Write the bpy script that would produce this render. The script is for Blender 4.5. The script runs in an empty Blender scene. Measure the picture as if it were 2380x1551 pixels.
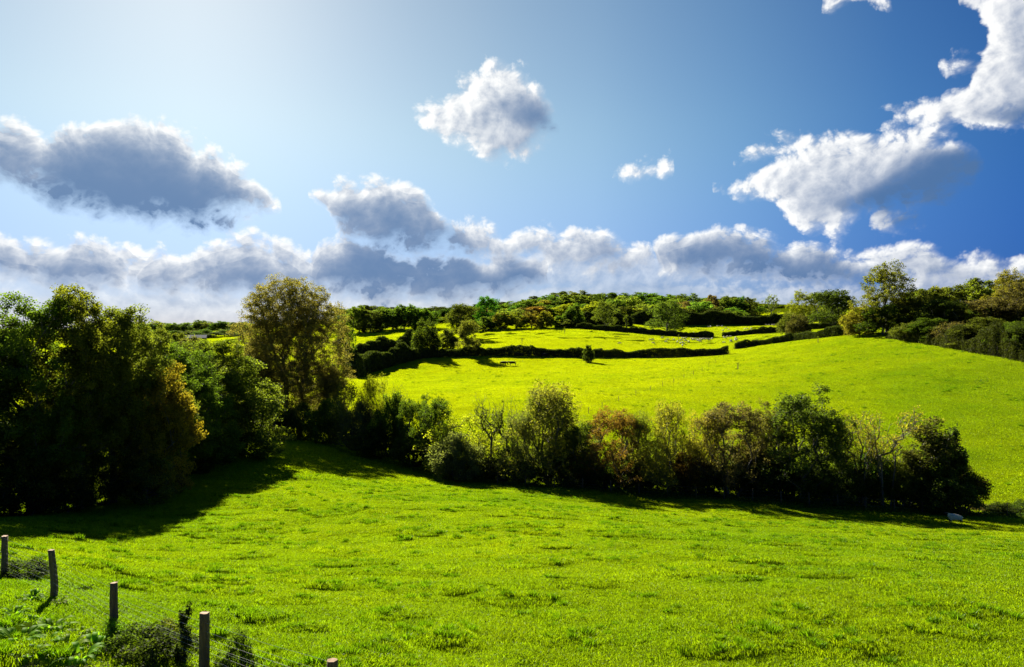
import bpy, bmesh, math, random
import numpy as np
from mathutils import Vector, Matrix
FPX, HORIZON = 1719.0, 760.0
def build_camera():
    sc = bpy.context.scene
    cd = bpy.data.cameras.new('camera'); cam = bpy.data.objects.new('camera', cd); sc.collection.objects.link(cam)
    cd.sensor_width = 36.0; cd.lens = FPX / 2380.0 * 36.0; cd.clip_start = 0.1; cd.clip_end = 20000.0
    cam.location = (0, 0, 0); cam.rotation_euler = (math.radians(90) - math.atan((775.5 - HORIZON) / FPX), 0, 0)
    sc.camera = cam
def build_render():
    sc = bpy.context.scene
    sc.render.engine = 'CYCLES'
    sc.view_settings.view_transform = 'Standard'; sc.view_settings.look = 'None'
    sc.view_settings.exposure = EXPOSURE; sc.view_settings.gamma = 1.0; sc.view_settings.use_curve_mapping = False
    cy = sc.cycles
    cy.max_bounces = 6; cy.diffuse_bounces = 3; cy.glossy_bounces = 2; cy.transmission_bounces = 4; cy.volume_bounces = 0; cy.transparent_max_bounces = 8
    cy.caustics_reflective = False; cy.caustics_refractive = False
    cy.use_denoising = True; cy.sample_clamp_indirect = 6.0
# ---------------------------------------------------------------- sky (world)
SUN_AZ, SUN_EL = math.radians(-23.6), math.radians(27.0)
EXPOSURE, SKY_STRENGTH = 1.88, 0.05

class S:
    """a socket with arithmetic: every operation adds one Math node"""
    nt = None
    def __init__(s, k): s.k = k
    @staticmethod
    def op(o, *a):
        n = S.nt.nodes.new('ShaderNodeMath'); n.operation = o
        for i, v in enumerate(a):
            if isinstance(v, S): S.nt.links.new(v.k, n.inputs[i])
            else: n.inputs[i].default_value = float(v)
        return S(n.outputs[0])
    def __add__(a, b): return S.op('ADD', a, b)
    __radd__ = __add__
    def __sub__(a, b): return S.op('SUBTRACT', a, b)
    def __rsub__(a, b): return S.op('SUBTRACT', b, a)
    def __mul__(a, b): return S.op('MULTIPLY', a, b)
    __rmul__ = __mul__
    def __truediv__(a, b): return S.op('DIVIDE', a, b)
    def max(a, b): return S.op('MAXIMUM', a, b)
    def min(a, b): return S.op('MINIMUM', a, b)
    def smin(a, b, d): return S.op('SMOOTH_MIN', a, b, d)
    def smax(a, b, d): return S.op('SMOOTH_MAX', a, b, d)
    def pow(a, b): return S.op('POWER', a, b)
    def sstep(a, lo, hi):
        n = S.nt.nodes.new('ShaderNodeMapRange'); n.interpolation_type = 'SMOOTHSTEP'
        for i, v in ((0, a), (1, lo), (2, hi)):
            if isinstance(v, S): S.nt.links.new(v.k, n.inputs[i])
            else: n.inputs[i].default_value = float(v)
        return S(n.outputs[0])
    def exp(a): return S.op('EXPONENT', a)
    def sqrt(a): return S.op('SQRT', a)
    def abs(a): return S.op('ABSOLUTE', a)

def comb(x, y, z=0.0):
    n = S.nt.nodes.new('ShaderNodeCombineXYZ')
    for i, v in enumerate((x, y, z)):
        if isinstance(v, S): S.nt.links.new(v.k, n.inputs[i])
        else: n.inputs[i].default_value = float(v)
    return n.outputs[0]

def mixc(f, a, b, kind='MIX'):
    n = S.nt.nodes.new('ShaderNodeMix'); n.data_type = 'RGBA'; n.blend_type = kind; n.clamp_factor = True
    for i, v in ((0, f), (6, a), (7, b)):
        if isinstance(v, S): S.nt.links.new(v.k, n.inputs[i])
        elif isinstance(v, bpy.types.NodeSocket): S.nt.links.new(v, n.inputs[i])
        elif isinstance(v, tuple): n.inputs[i].default_value = v + (1.0,) if len(v) == 3 else v
        else: n.inputs[i].default_value = v
    return n.outputs[2]

def px_dir(px, py):
    x, z = (px - 1190.0) / FPX, (HORIZON - py) / FPX
    return math.degrees(math.atan2(x, 1.0)), math.degrees(math.atan2(z, math.hypot(x, 1.0)))

AZ0, AZ1, EL0, EL1 = -50.0, 50.0, -4.0, 36.0
def profile(az_n, pts, lo):
    """elevation (degrees) of a cloud's upper or lower edge as a curve over azimuth"""
    n = S.nt.nodes.new('ShaderNodeFloatCurve'); c = n.mapping.curves[0]
    P = sorted(px_dir(*p) for p in pts)
    P = [((a - AZ0) / (AZ1 - AZ0), (e - EL0) / (EL1 - EL0)) for a, e in P]
    c.points[0].location = (0.0, lo); c.points[1].location = (1.0, lo)
    for p in [(max(P[0][0] - 0.022, 0.001), lo)] + P + [(min(P[-1][0] + 0.022, 0.999), lo)]: c.points.new(*p)
    for p in c.points: p.handle_type = 'AUTO_CLAMPED'
    n.mapping.use_clip = False; n.mapping.update()
    S.nt.links.new(az_n.k, n.inputs['Value'])
    return S(n.outputs[0]) * (EL1 - EL0) + EL0

# every cloud, or shade patch painted over one: (upper edge, lower edge, thickness) read off as directions in the sky
CLOUDS = {
 'high': [
  ([(-60,300),(20,285),(90,295),(170,285),(250,280),(300,268),(370,275),(440,310),(500,345),(550,385),(600,420),(640,455),(660,470)],
   [(-60,420),(60,445),(100,465),(140,485),(200,500),(300,520),(400,530),(500,528),(560,505),(600,500),(640,480),(660,472)], 1.25),
  ([(950,262),(990,250),(1040,225),(1060,200),(1100,165),(1130,152),(1180,152),(1210,168),(1240,210),(1265,250),(1285,290),(1296,305)],
   [(950,262),(975,285),(1010,310),(1040,335),(1090,355),(1140,362),(1190,372),(1215,360),(1240,330),(1270,315),(1296,305)], 0.2),
  ([(1120,235),(1160,205),(1200,200),(1240,250),(1270,290)], [(1120,260),(1170,290),(1220,310),(1270,305)], 1.4),  # no cloud of its own: grey shade painted on the one above
  ([(1428,408),(1455,390),(1500,385),(1530,368),(1552,366),(1560,385)], [(1428,412),(1450,415),(1480,415),(1515,420),(1545,408),(1560,390)], 0.25),
  ([(1660,440),(1700,425),(1740,405),(1790,370),(1840,345),(1900,322),(1970,304),(2040,302),(2110,308),(2180,315),(2230,335),(2250,380),(2258,415)],
   [(1660,445),(1700,445),(1750,460),(1810,475),(1840,510),(1890,545),(1930,552),(1960,520),(2010,490),(2100,475),(2180,460),(2230,440),(2258,425)], 0.2),
  ([(1900,470),(1990,430),(2070,385),(2150,340),(2230,340),(2262,400)], [(1930,500),(2010,492),(2100,477),(2180,462),(2230,442),(2258,425)], 4.0),  # added overlay painting the shaded lower end of the cloud above
  ([(1700,380),(1750,345),(1800,322),(1850,318),(1890,335)], [(1700,385),(1750,375),(1800,370),(1850,365),(1890,345)], 0.22),
  ([(2000,520),(2040,495),(2090,488),(2140,488),(2172,515)], [(2000,535),(2040,550),(2100,535),(2150,535),(2172,520)], 0.5),
  ([(2125,285),(2160,255),(2205,212),(2260,190),(2280,120),(2300,60),(2330,-40),(2500,-80)],
   [(2125,288),(2160,300),(2200,300),(2260,320),(2330,300),(2400,300),(2500,290)], 0.2),
  ([(2240,265),(2300,235),(2380,210),(2500,200)], [(2240,290),(2300,300),(2380,300),(2500,295)], 2.2),  # added overlay painting a dark underside on the cloud above
  ([(2185,150),(2240,135),(2310,110)], [(2185,156),(2240,165),(2310,170)], 0.12),
  ([(2035,300),(2080,255),(2130,230),(2165,245)], [(2035,306),(2080,304),(2130,292),(2165,280)], 0.12),
  ([(2225,-30),(2260,-60),(2300,-60),(2330,-60)], [(2225,0),(2260,60),(2300,150),(2330,190)], 0.25),
  ([(1910,0),(1950,-30),(2030,-30),(2070,0)], [(1910,8),(1960,14),(2020,14),(2070,6)], 0.2),
 ],
 'mid': [
  ([(722,450),(760,432),(800,422),(850,418),(890,420),(930,436),(970,440),(1000,465),(1030,505),(1045,545)],
   [(722,455),(750,500),(780,540),(830,560),(880,575),(950,580),(1000,575),(1045,560)], 1.05),
  ([(-80,560),(0,545),(60,565),(120,572),(180,552),(230,556),(280,575),(330,610),(350,615)],
   [(-80,645),(0,650),(100,655),(200,665),(270,665),(330,640),(350,620)], 1.50),
  ([(330,610),(380,585),(430,590),(490,572),(540,560),(590,545),(640,552),(690,585),(730,610)],
   [(330,660),(380,670),(440,672),(510,680),(580,682),(640,672),(700,660),(730,650)], 1.20),
  ([(728,580),(760,556),(800,552),(850,565),(900,590),(960,600),(1020,600),(1080,595),(1150,590),(1220,590),(1275,605)],
   [(728,680),(780,690),(850,700),(950,700),(1050,695),(1150,685),(1240,672),(1275,655)], 1.42),
  ([(1030,530),(1060,520),(1100,520),(1150,535),(1180,560)], [(1030,580),(1080,600),(1140,605),(1180,590)], 0.75),
  ([(1180,545),(1230,535),(1290,545),(1340,530),(1390,538),(1440,560),(1490,552),(1520,575)],
   [(1180,600),(1240,610),(1320,625),(1400,630),(1470,625),(1520,610)], 0.75),
  ([(1530,555),(1570,545),(1610,530),(1660,528),(1720,535),(1780,552),(1830,570),(1880,558),(1930,580),(1960,610),(1985,640)],
   [(1530,620),(1580,640),(1650,640),(1730,645),(1820,648),(1920,650),(1985,645)], 1.27),
  ([(1960,600),(2020,590),(2080,578),(2150,570),(2200,590),(2260,585),(2320,600),(2400,600),(2500,590)],
   [(1960,640),(2050,660),(2150,665),(2250,650),(2350,640),(2500,640)], 0.60),
 ],
 'low': [
  ([(-80,600),(0,600),(100,595),(200,590),(300,605),(400,600),(520,585),(640,565),(720,600),(800,590),(1000,600),(1180,580),(1300,560),(1400,575),(1500,585),(1600,575),(1800,600),(1950,640)],
   [(-80,680),(200,690),(400,690),(700,690),(1000,700),(1300,690),(1600,680),(1950,670)], 0.3),
  ([(-80,660),(0,655),(100,668),(200,670),(300,660),(380,650),(450,650),(500,665),(600,675),(700,665),(800,680),(900,680),(1050,680)],
   [(-80,800),(0,800),(200,800),(400,790),(600,800),(800,800),(1050,800)], 0.36),
  ([(1000,695),(1100,690),(1200,660),(1270,640),(1330,628),(1400,640),(1450,625),(1520,625),(1580,640),(1650,650),(1720,655),(1800,690)],
   [(1000,760),(1200,760),(1400,760),(1600,760),(1800,750)], 0.45),
  ([(1780,670),(1900,655),(2000,650),(2100,645),(2200,620),(2300,630),(2500,620)], [(1780,740),(2000,740),(2200,760),(2500,760)], 0.3),
 ]}

def build_world():
    sc = bpy.context.scene
    w = bpy.data.worlds.new('World'); sc.world = w; w.use_nodes = True
    nt = w.node_tree; nt.nodes.clear(); S.nt = nt
    out = nt.nodes.new('ShaderNodeOutputWorld'); bg = nt.nodes.new('ShaderNodeBackground')
    nt.links.new(bg.outputs[0], out.inputs[0]); bg.inputs[1].default_value = SKY_STRENGTH
    sky = nt.nodes.new('ShaderNodeTexSky'); sky.sky_type = 'NISHITA'; sky.sun_disc = False
    sky.sun_elevation = SUN_EL; sky.sun_rotation = SUN_AZ
    sky.altitude = 0; sky.air_density = 1.0; sky.dust_density = SKY_DUST; sky.ozone_density = 4.0
    tc = nt.nodes.new('ShaderNodeTexCoord'); sep = nt.nodes.new('ShaderNodeSeparateXYZ')
    nt.links.new(tc.outputs['Generated'], sep.inputs[0])
    x, y, z = (S(sep.outputs[i]) for i in range(3))
    RAD = 180 / math.pi
    az = S.op('ARCTAN2', x, y) * RAD
    el = S.op('ARCTAN2', z, (x * x + y * y).sqrt()) * RAD
    # a polarised sky: deeper blue away from the sun, no yellow band on the horizon
    ramp = nt.nodes.new('ShaderNodeValToRGB'); cr = ramp.color_ramp
    nt.links.new(((az - math.degrees(SUN_AZ)).abs() * (1 / 60)).k, ramp.inputs[0])
    for i, (p, c) in enumerate(SKY_RAMP):
        e_ = cr.elements[i] if i < 2 else cr.elements.new(p)
        e_.position = p; e_.color = c + (1.0,)
    low = el.sstep(16.0, 0.0)
    skyc = mixc(1.0, mixc(1.0, sky.outputs[0], ramp.outputs[0], 'MULTIPLY'), mixc(low, (1.0, 1.0, 1.0), (0.36, 0.46, 0.93)), 'MULTIPLY')
    # direction towards the sun along the dome
    dx, dy = math.degrees(SUN_AZ) - az, math.degrees(SUN_EL) - el
    ln = (dx * dx + dy * dy).sqrt().max(1.0)
    dx, dy = dx / ln, dy / ln
    # one billowy field seen at the point and a little towards the sun
    def billow(a, e):
        n1 = nt.nodes.new('ShaderNodeTexNoise'); n1.noise_dimensions = '2D'
        n1.inputs['Scale'].default_value = 0.36; n1.inputs['Detail'].default_value = 7.0; n1.inputs['Roughness'].default_value = 0.5
        nt.links.new(comb(a, e * 1.25), n1.inputs['Vector'])
        v = nt.nodes.new('ShaderNodeTexVoronoi'); v.voronoi_dimensions = '2D'; v.feature = 'SMOOTH_F1'
        v.inputs['Scale'].default_value = 0.5; v.inputs['Detail'].default_value = 3.0; v.inputs['Roughness'].default_value = 0.55
        v.inputs['Lacunarity'].default_value = 2.2; v.inputs['Smoothness'].default_value = 0.35
        f = S(n1.outputs[0]) - 0.5
        nt.links.new(comb(a + f * 1.6, e * 1.15 + f * 1.1), v.inputs['Vector'])
        return f * 1.9 + (0.42 - S(v.outputs['Distance'])) * 1.25
    D1, D2 = 0.55, 1.5
    P = [(az, el)] + [(az + dx * d, el + dy * d) for d in (D1, D2, 4.2)]
    B = [billow(a, e) for a, e in P[:3]]
    wob = nt.nodes.new('ShaderNodeTexNoise'); wob.noise_dimensions = '2D'
    wob.inputs['Scale'].default_value = 0.2; wob.inputs['Detail'].default_value = 4.0
    nt.links.new(comb(az, el), wob.inputs['Vector'])
    wobf = S(wob.outputs[0]) - 0.5
    def field(layer, i):
        a, e = P[i]
        an = (a + wobf * 2.2 - AZ0) / (AZ1 - AZ0)
        e = e + wobf * 0.9
        best = None; tint = None
        for up, lo, k in CLOUDS[layer]:
            T, L = profile(an, up, 0.0), profile(an, lo, 1.0)
            d = (T - e).smin((e - L) * 1.15, 0.9)
            q = d.max(-3.0) 
            best = (q, q * k) if best is None else (best[0].smax(q, 0.5), best[1].max(q * k))
        return best
    G = 1.0 / (SKY_STRENGTH * 2 ** EXPOSURE)
    col = skyc
    front = (y > 0) if False else None
    for layer, soft, dark in (('low', 1.2, 0.5), ('mid', 0.9, 1.0), ('high', 1.0, 1.0)):
        amp = {'low': 0.75, 'mid': 0.9, 'high': 1.05}[layer]
        F = [field(layer, i) for i in range(3 if layer == 'low' else 4)]
        E = [f[0] + b * amp + CLOUD_BIAS for f, b in zip(F, B)]
        K = [f[1].max(0.0) / f[0].max(0.05) for f in F]
        far = (E[1] - E[0]).sstep(-0.25, 0.75)              # the side turned away from the sun frays out
        alpha = E[0].sstep(far * -0.6, far * 1.3 + soft)
        t = E[1].max(0.0) * K[1].max(0.12) * 0.36 + E[2].max(0.0) * K[2].max(0.12) * 0.42 + E[0].max(0.0) * K[0] * 0.2
        if len(F) > 3: t = t + F[3][1].max(0.0) * 1.0
        relief = (B[0] - B[1]) * 0.5
        lit = ((t * -1.0).exp() + relief * (t * -1.1).exp()).max(0.0).min(1.0)
        # cloud shade takes some of the sky's own colour; lit parts are near white
        shade = mixc(0.12, tuple(G * c for c in CLOUD_SHADE), skyc)
        white = mixc(0.08, tuple(G * c for c in CLOUD_LIT), skyc)
        c = mixc(lit * 1.0, shade, white)
        if layer == 'low': c = mixc(0.25, c, skyc)
        col = mixc(alpha * 0.72 if layer == 'low' else alpha, col, c)
    nt.links.new(col, bg.inputs[0])
    w.cycles.sampling_method = 'MANUAL'; w.cycles.sample_map_resolution = 256
SKY_DUST = 0.2
SKY_RAMP = ((0.0, (0.724, 0.676, 0.541)), (1.0, (0.092, 0.227, 0.4)), (0.33, (0.692, 0.649, 0.524)), (0.5, (0.605, 0.605, 0.524)), (0.68, (0.389, 0.476, 0.492)), (0.85, (0.184, 0.319, 0.443)))
CLOUD_SHADE, CLOUD_LIT = (0.085, 0.18, 0.37), (1.08, 1.08, 1.06)

CLOUD_BIAS = 0.85
# ---------------------------------------------------------------- lie of the land
# surveyed points: direction in the photograph (column, row of a 2380 wide view) and distance along the view axis in metres
SURVEY = [
 (5,1340,20.9),(116,1393,18.35),(265,1487,15.8),(480,1585,13.25),(770,1713,10.7),(-250,1270,25),(-600,1200,32),
 (1190,1551,15.2),(1900,1540,15.6),(2380,1551,15.2),(1600,1300,31),(2380,1300,36),(2900,1380,26),
 (300,1290,33),(700,1310,33),(1190,1265,38),(1190,1190,54),(800,1180,54),(1800,1240,50),(2380,1260,49),
 (0,1190,52),(-300,1180,52),(400,1140,62),(540,1055,84),(600,1022,104),(700,1015,116),(800,1052,98),(1000,1105,86),(1190,1132,79),(1500,1152,75),(1900,1178,72),(2240,1202,70),(2380,1202,70),(2700,1210,69),
 (2380,1180,78),(2380,1150,82),(2380,1000,110),(2380,900,138),(2380,838,160),(2250,812,180),(2100,790,208),(1990,776,240),(2000,900,150),(2000,830,190),(2000,1060,98),(2700,860,150),(2700,1000,105),
 (1715,858,200),(1700,817,278),(1700,1000,115),(1500,880,190),(1400,960,132),(1190,940,140),(1190,850,240),(900,885,205),(1100,825,265),(960,828,262),(1400,829,275),(810,878,190),(800,960,135),(600,970,135),
 (1300,815,290),(1300,790,330),(1300,768,392),(1130,792,330),(1550,802,325),(1650,786,358),(1340,760,412),(1500,770,386),(1850,780,300),
 (1600,776,400),(1850,754,470),(1500,757,442),(1700,757,462),(1990,761,335),(1930,760,350),
 (830,812,330),(950,776,420),(820,787,420),(830,852,240),(520,826,300),(540,801,380),(400,850,250),(300,950,140),(0,1000,100),(-300,950,120),
 (1250,735,560),(1500,718,650),(1800,728,600),(1900,735,520),(900,764,470),(900,745,600),(650,775,480),(400,784,500),(330,773,660),(0,790,500),(-400,800,400),
 (1700,705,720),(1400,706,720),(1100,722,720),(2000,735,450),(2200,752,240),(2380,748,240),(2200,735,330),(2380,730,300),(2800,740,260),(2800,720,500),(2300,715,500),
]
def _polar(x, y):
    return np.arctan2(x, y), np.hypot(x, y)
def _tps_setup():
    P, V = [], []
    for px, py, Y in SURVEY:
        X = (px - 1190) / FPX * Y; Z = (HORIZON - py) / FPX * Y
        t, r = _polar(X, Y); P.append((t * 1.6, math.log(r))); V.append(Z / r)
    for t in (-180, -130, -85, 85, 130, 180):
        for r, z in ((4, -5.4), (15, -6.0), (60, -11), (200, -8), (700, 10)):
            P.append((math.radians(t) * 1.6, math.log(r))); V.append(z / r)
    for t in (-40, -15, 10, 35): P.append((math.radians(t) * 1.6, math.log(3.5))); V.append(-5.4 / 3.5)
    for t in (-40, -20, 0, 20, 40): P.append((math.radians(t) * 1.6, math.log(1500))); V.append(0 / 1500)
    P, V = np.array(P), np.array(V)
    n = len(P); d = np.hypot(P[:, None, 0] - P[None, :, 0], P[:, None, 1] - P[None, :, 1])
    K = np.where(d > 0, d * d * np.log(np.maximum(d, 1e-9)), 0.0) + np.eye(n) * 0.002
    A = np.zeros((n + 3, n + 3)); A[:n, :n] = K; A[:n, n] = A[n, :n] = 1; A[:n, n+1:] = P; A[n+1:, :n] = P.T
    return P, np.linalg.solve(A, np.concatenate([V, np.zeros(3)]))
_TP, _TW = _tps_setup()
def ground(x, y):
    x, y = np.asarray(x, float), np.asarray(y, float); sh = np.broadcast(x, y).shape
    x, y = np.broadcast_to(x, sh).ravel(), np.broadcast_to(y, sh).ravel()
    out = np.empty(len(x)); n = len(_TP)
    for i in range(0, len(x), 20000):
        t, r = _polar(x[i:i+20000], y[i:i+20000]); r = np.maximum(r, 3.0); re = np.minimum(r, 1500.0)
        u, v = t * 1.6, np.log(re)
        d2 = (u[:, None] - _TP[None, :, 0]) ** 2 + (v[:, None] - _TP[None, :, 1]) ** 2
        K = 0.5 * d2 * np.log(np.maximum(d2, 1e-18))
        s = K @ _TW[:n] + _TW[n] + u * _TW[n+1] + v * _TW[n+2]
        out[i:i+20000] = s * re
    return out.reshape(sh)
def gz(x, y): return float(ground(np.array([x]), np.array([y]))[0])
def at(px, Y):
    """ground point in a given direction at a given distance"""
    X = (px - 1190.0) / FPX * Y
    return X, Y, gz(X, Y)
def vnoise(x, y, seed=0):
    """smooth value noise"""
    def h(i, j):
        n = (i.astype(np.int64) * 374761393 + j.astype(np.int64) * 668265263 + seed * 974711) & 0x7fffffff
        n = (n ^ (n >> 13)) * 1274126177 & 0x7fffffff
        return ((n ^ (n >> 16)) & 0xffff) / 65535.0
    xi, yi = np.floor(x), np.floor(y); fx, fy = x - xi, y - yi
    fx, fy = fx * fx * (3 - 2 * fx), fy * fy * (3 - 2 * fy)
    a, b, c, d = h(xi, yi), h(xi + 1, yi), h(xi, yi + 1), h(xi + 1, yi + 1)
    return (a * (1 - fx) + b * fx) * (1 - fy) + (c * (1 - fx) + d * fx) * fy
def bumps(x, y):
    """small unevenness of grazed pasture: tussocks and hoof-poached hollows"""
    r = np.hypot(x, y)
    b = (vnoise(x / 2.3, y / 2.3, 1) - 0.5) * 0.10 + (vnoise(x / 0.9, y / 0.9, 2) - 0.5) * 0.09
    b += np.maximum(vnoise(x / 1.5, y / 1.1, 4) - 0.58, 0) * 0.55
    b = b * .85 * np.clip(1.0 - (r - 45) / 50, 0, 1) + (vnoise(x / 7.0, y / 5.0, 3) - 0.5) * 0.28
    return b * np.clip(r / 12.0, 0.3, 1.0) * np.clip(1.0 - (r - 60) / 80, .12, 1.0)
# ---------------------------------------------------------------- mesh helpers
SC = None
def link(o, parent=None):
    bpy.context.scene.collection.objects.link(o)
    if parent is not None: o.parent = parent
    return o
def tag(o, label=None, cat=None, group=None, kind=None):
    if label: o['label'] = label
    if cat: o['category'] = cat
    if group: o['group'] = group
    if kind: o['kind'] = kind
    return o
def empty(name, loc, rz=0.0, scale=(1, 1, 1)):
    o = bpy.data.objects.new(name, None); link(o); o.location = loc; o.rotation_euler = (0, 0, rz); o.scale = scale
    o.empty_display_size = 0.3
    return o
def raw_mesh(name, verts, faces, mat=None, tint=None, smooth=False):
    """verts (n,3), faces (m,k) all of one size"""
    me = bpy.data.meshes.new(name); verts = np.asarray(verts, np.float32); faces = np.asarray(faces, np.int32)
    m, k = faces.shape
    me.vertices.add(len(verts)); me.vertices.foreach_set('co', verts.ravel())
    me.loops.add(m * k); me.loops.foreach_set('vertex_index', faces.ravel())
    me.polygons.add(m); me.polygons.foreach_set('loop_start', np.arange(0, m * k, k, dtype=np.int32))
    me.polygons.foreach_set('loop_total', np.full(m, k, np.int32))
    me.polygons.foreach_set('use_smooth', np.full(m, smooth, bool))
    me.update(calc_edges=True)
    if tint is not None:
        a = me.attributes.new('tint', 'FLOAT', 'FACE'); a.data.foreach_set('value', np.asarray(tint, np.float32))
    if mat: me.materials.append(mat)
    return me
def join_vf(parts):
    V, F, n = [], [], 0
    for v, f in parts: V.append(v); F.append(f + n); n += len(v)
    return np.concatenate(V), np.concatenate(F)
def unit(v): return v / np.maximum(np.linalg.norm(v, axis=-1, keepdims=True), 1e-9)

def leaf_vf(P, size, rng, flat=0.0, aspect=0.62, droop=0.0):
    """a diamond leaf at every point"""
    n = len(P)
    nrm = rng.normal(size=(n, 3)); nrm[:, 2] += flat * np.sign(nrm[:, 2] + 1e-6) * 2; nrm = unit(nrm)
    t = rng.normal(size=(n, 3)); t[:, 2] -= droop; a = unit(np.cross(nrm, t)); b = np.cross(nrm, a)
    s = (size * rng.uniform(0.65, 1.35, n))[:, None]
    V = np.stack([P - a * s * 0.5, P + b * s * 0.5 * aspect, P + a * s * 0.5, P - b * s * 0.5 * aspect], 1).reshape(-1, 3)
    return V, np.arange(n * 4).reshape(n, 4)

def tube_vf(A, B, ra, rb, sides):
    """tapered prisms from A to B"""
    n = len(A); d = unit(B - A); h = np.where(np.abs(d[:, 2:3]) > 0.9, np.array([[1.0, 0, 0]]), np.array([[0, 0, 1.0]]))
    u = unit(np.cross(d, h)); v = np.cross(d, u); V = []
    for k in range(sides):
        c, s = math.cos(2 * math.pi * k / sides), math.sin(2 * math.pi * k / sides)
        o = u * c + v * s
        V.append((A + o * ra[:, None], B + o * rb[:, None]))
    V = np.stack([np.stack(p, 1) for p in V], 1).reshape(n, sides * 2, 3)          # per tube: k*2 (low), k*2+1 (high)
    base = np.arange(n)[:, None, None] * sides * 2
    k = np.arange(sides); kn = (k + 1) % sides
    F = np.stack([k * 2, kn * 2, kn * 2 + 1, k * 2 + 1], 1)[None] + base
    return V.reshape(-1, 3), F.reshape(-1, 4)

# ---------------------------------------------------------------- growing a tree
def grow(tips, trunks, rng, bf=0.45, up=0.0, step=0.7, wob=0.12):
    """joins the tips to the trunks by short paths; returns nodes, parents, descendant counts"""
    N, par, pl = [], [], []
    for tr in trunks:
        for i, p in enumerate(tr):
            N.append(p); par.append(-1 if i == 0 else len(N) - 2); pl.append(0.0 if i == 0 else pl[-1] + float(np.linalg.norm(p - tr[i - 1])))
    cap = len(tips) * 14 + len(N) + 50
    X = np.zeros((cap, 3)); PL = np.zeros(cap); PA = np.zeros(cap, int); n = len(N)
    X[:n] = N; PL[:n] = pl; PA[:n] = par
    first = np.array([len(t) > 0 for t in trunks]); roots = np.array(par) < 0
    ok = np.ones(cap, bool); ok[:n] = ~roots
    c0 = np.mean([t[-1] for t in trunks], 0)
    order = np.argsort(np.linalg.norm((tips - c0) * np.array([1, 1, 0.8]), axis=1))
    ends = []
    for i in order:
        t = tips[i]; d = t - X[:n]; L = np.linalg.norm(d, axis=1) + 1e-6
        cost = L * (1 + np.maximum(0.25 - d[:, 2] / L, 0) * (0.8 + up)) + bf * PL[:n] + np.where(ok[:n], 0, 1e6)
        j = int(np.argmin(cost)); D = L[j]; k = max(1, min(12, int(D / step)))
        prev = j; o = X[j].copy(); perp = rng.normal(size=3) * D * wob; perp[2] += D * (0.06 + 0.1 * up)
        for q in range(1, k + 1):
            f = q / k
            X[n] = o + (t - o) * f - perp * (f * (1 - f)) * np.array([1, 1, -1]) + (rng.normal(size=3) * 0.05 * D / k if q < k else 0)
            PL[n] = PL[prev] + float(np.linalg.norm(X[n] - X[prev])); PA[n] = prev; prev = n; n += 1
        ends.append(prev)
    cnt = np.zeros(n); cnt[ends] += 1
    for i in range(n - 1, -1, -1):
        if PA[i] >= 0: cnt[PA[i]] += cnt[i]
    return X[:n], PA[:n], np.maximum(cnt, 1), np.array(ends)

def wood_vf(X, PA, cnt, r_tip, power=0.5, r_max=None):
    r = r_tip * cnt ** power
    if r_max: r = np.minimum(r, r_max)
    e = np.nonzero(PA >= 0)[0]; p = PA[e]; out = []
    rb = r[e]; ra = np.minimum(r[p], rb * 1.35 + 0.004)
    thick = rb > 0.05
    for sel, sides in ((thick, 7), (~thick, 4 if len(e) < 4000 else 3)):
        if sel.any(): out.append((X[p[sel]], X[e[sel]], ra[sel], rb[sel], sides))
    parts = []
    for a in out:
        v, f = tube_vf(*a); parts.append((v, f))
    return join_vf(parts)

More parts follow.
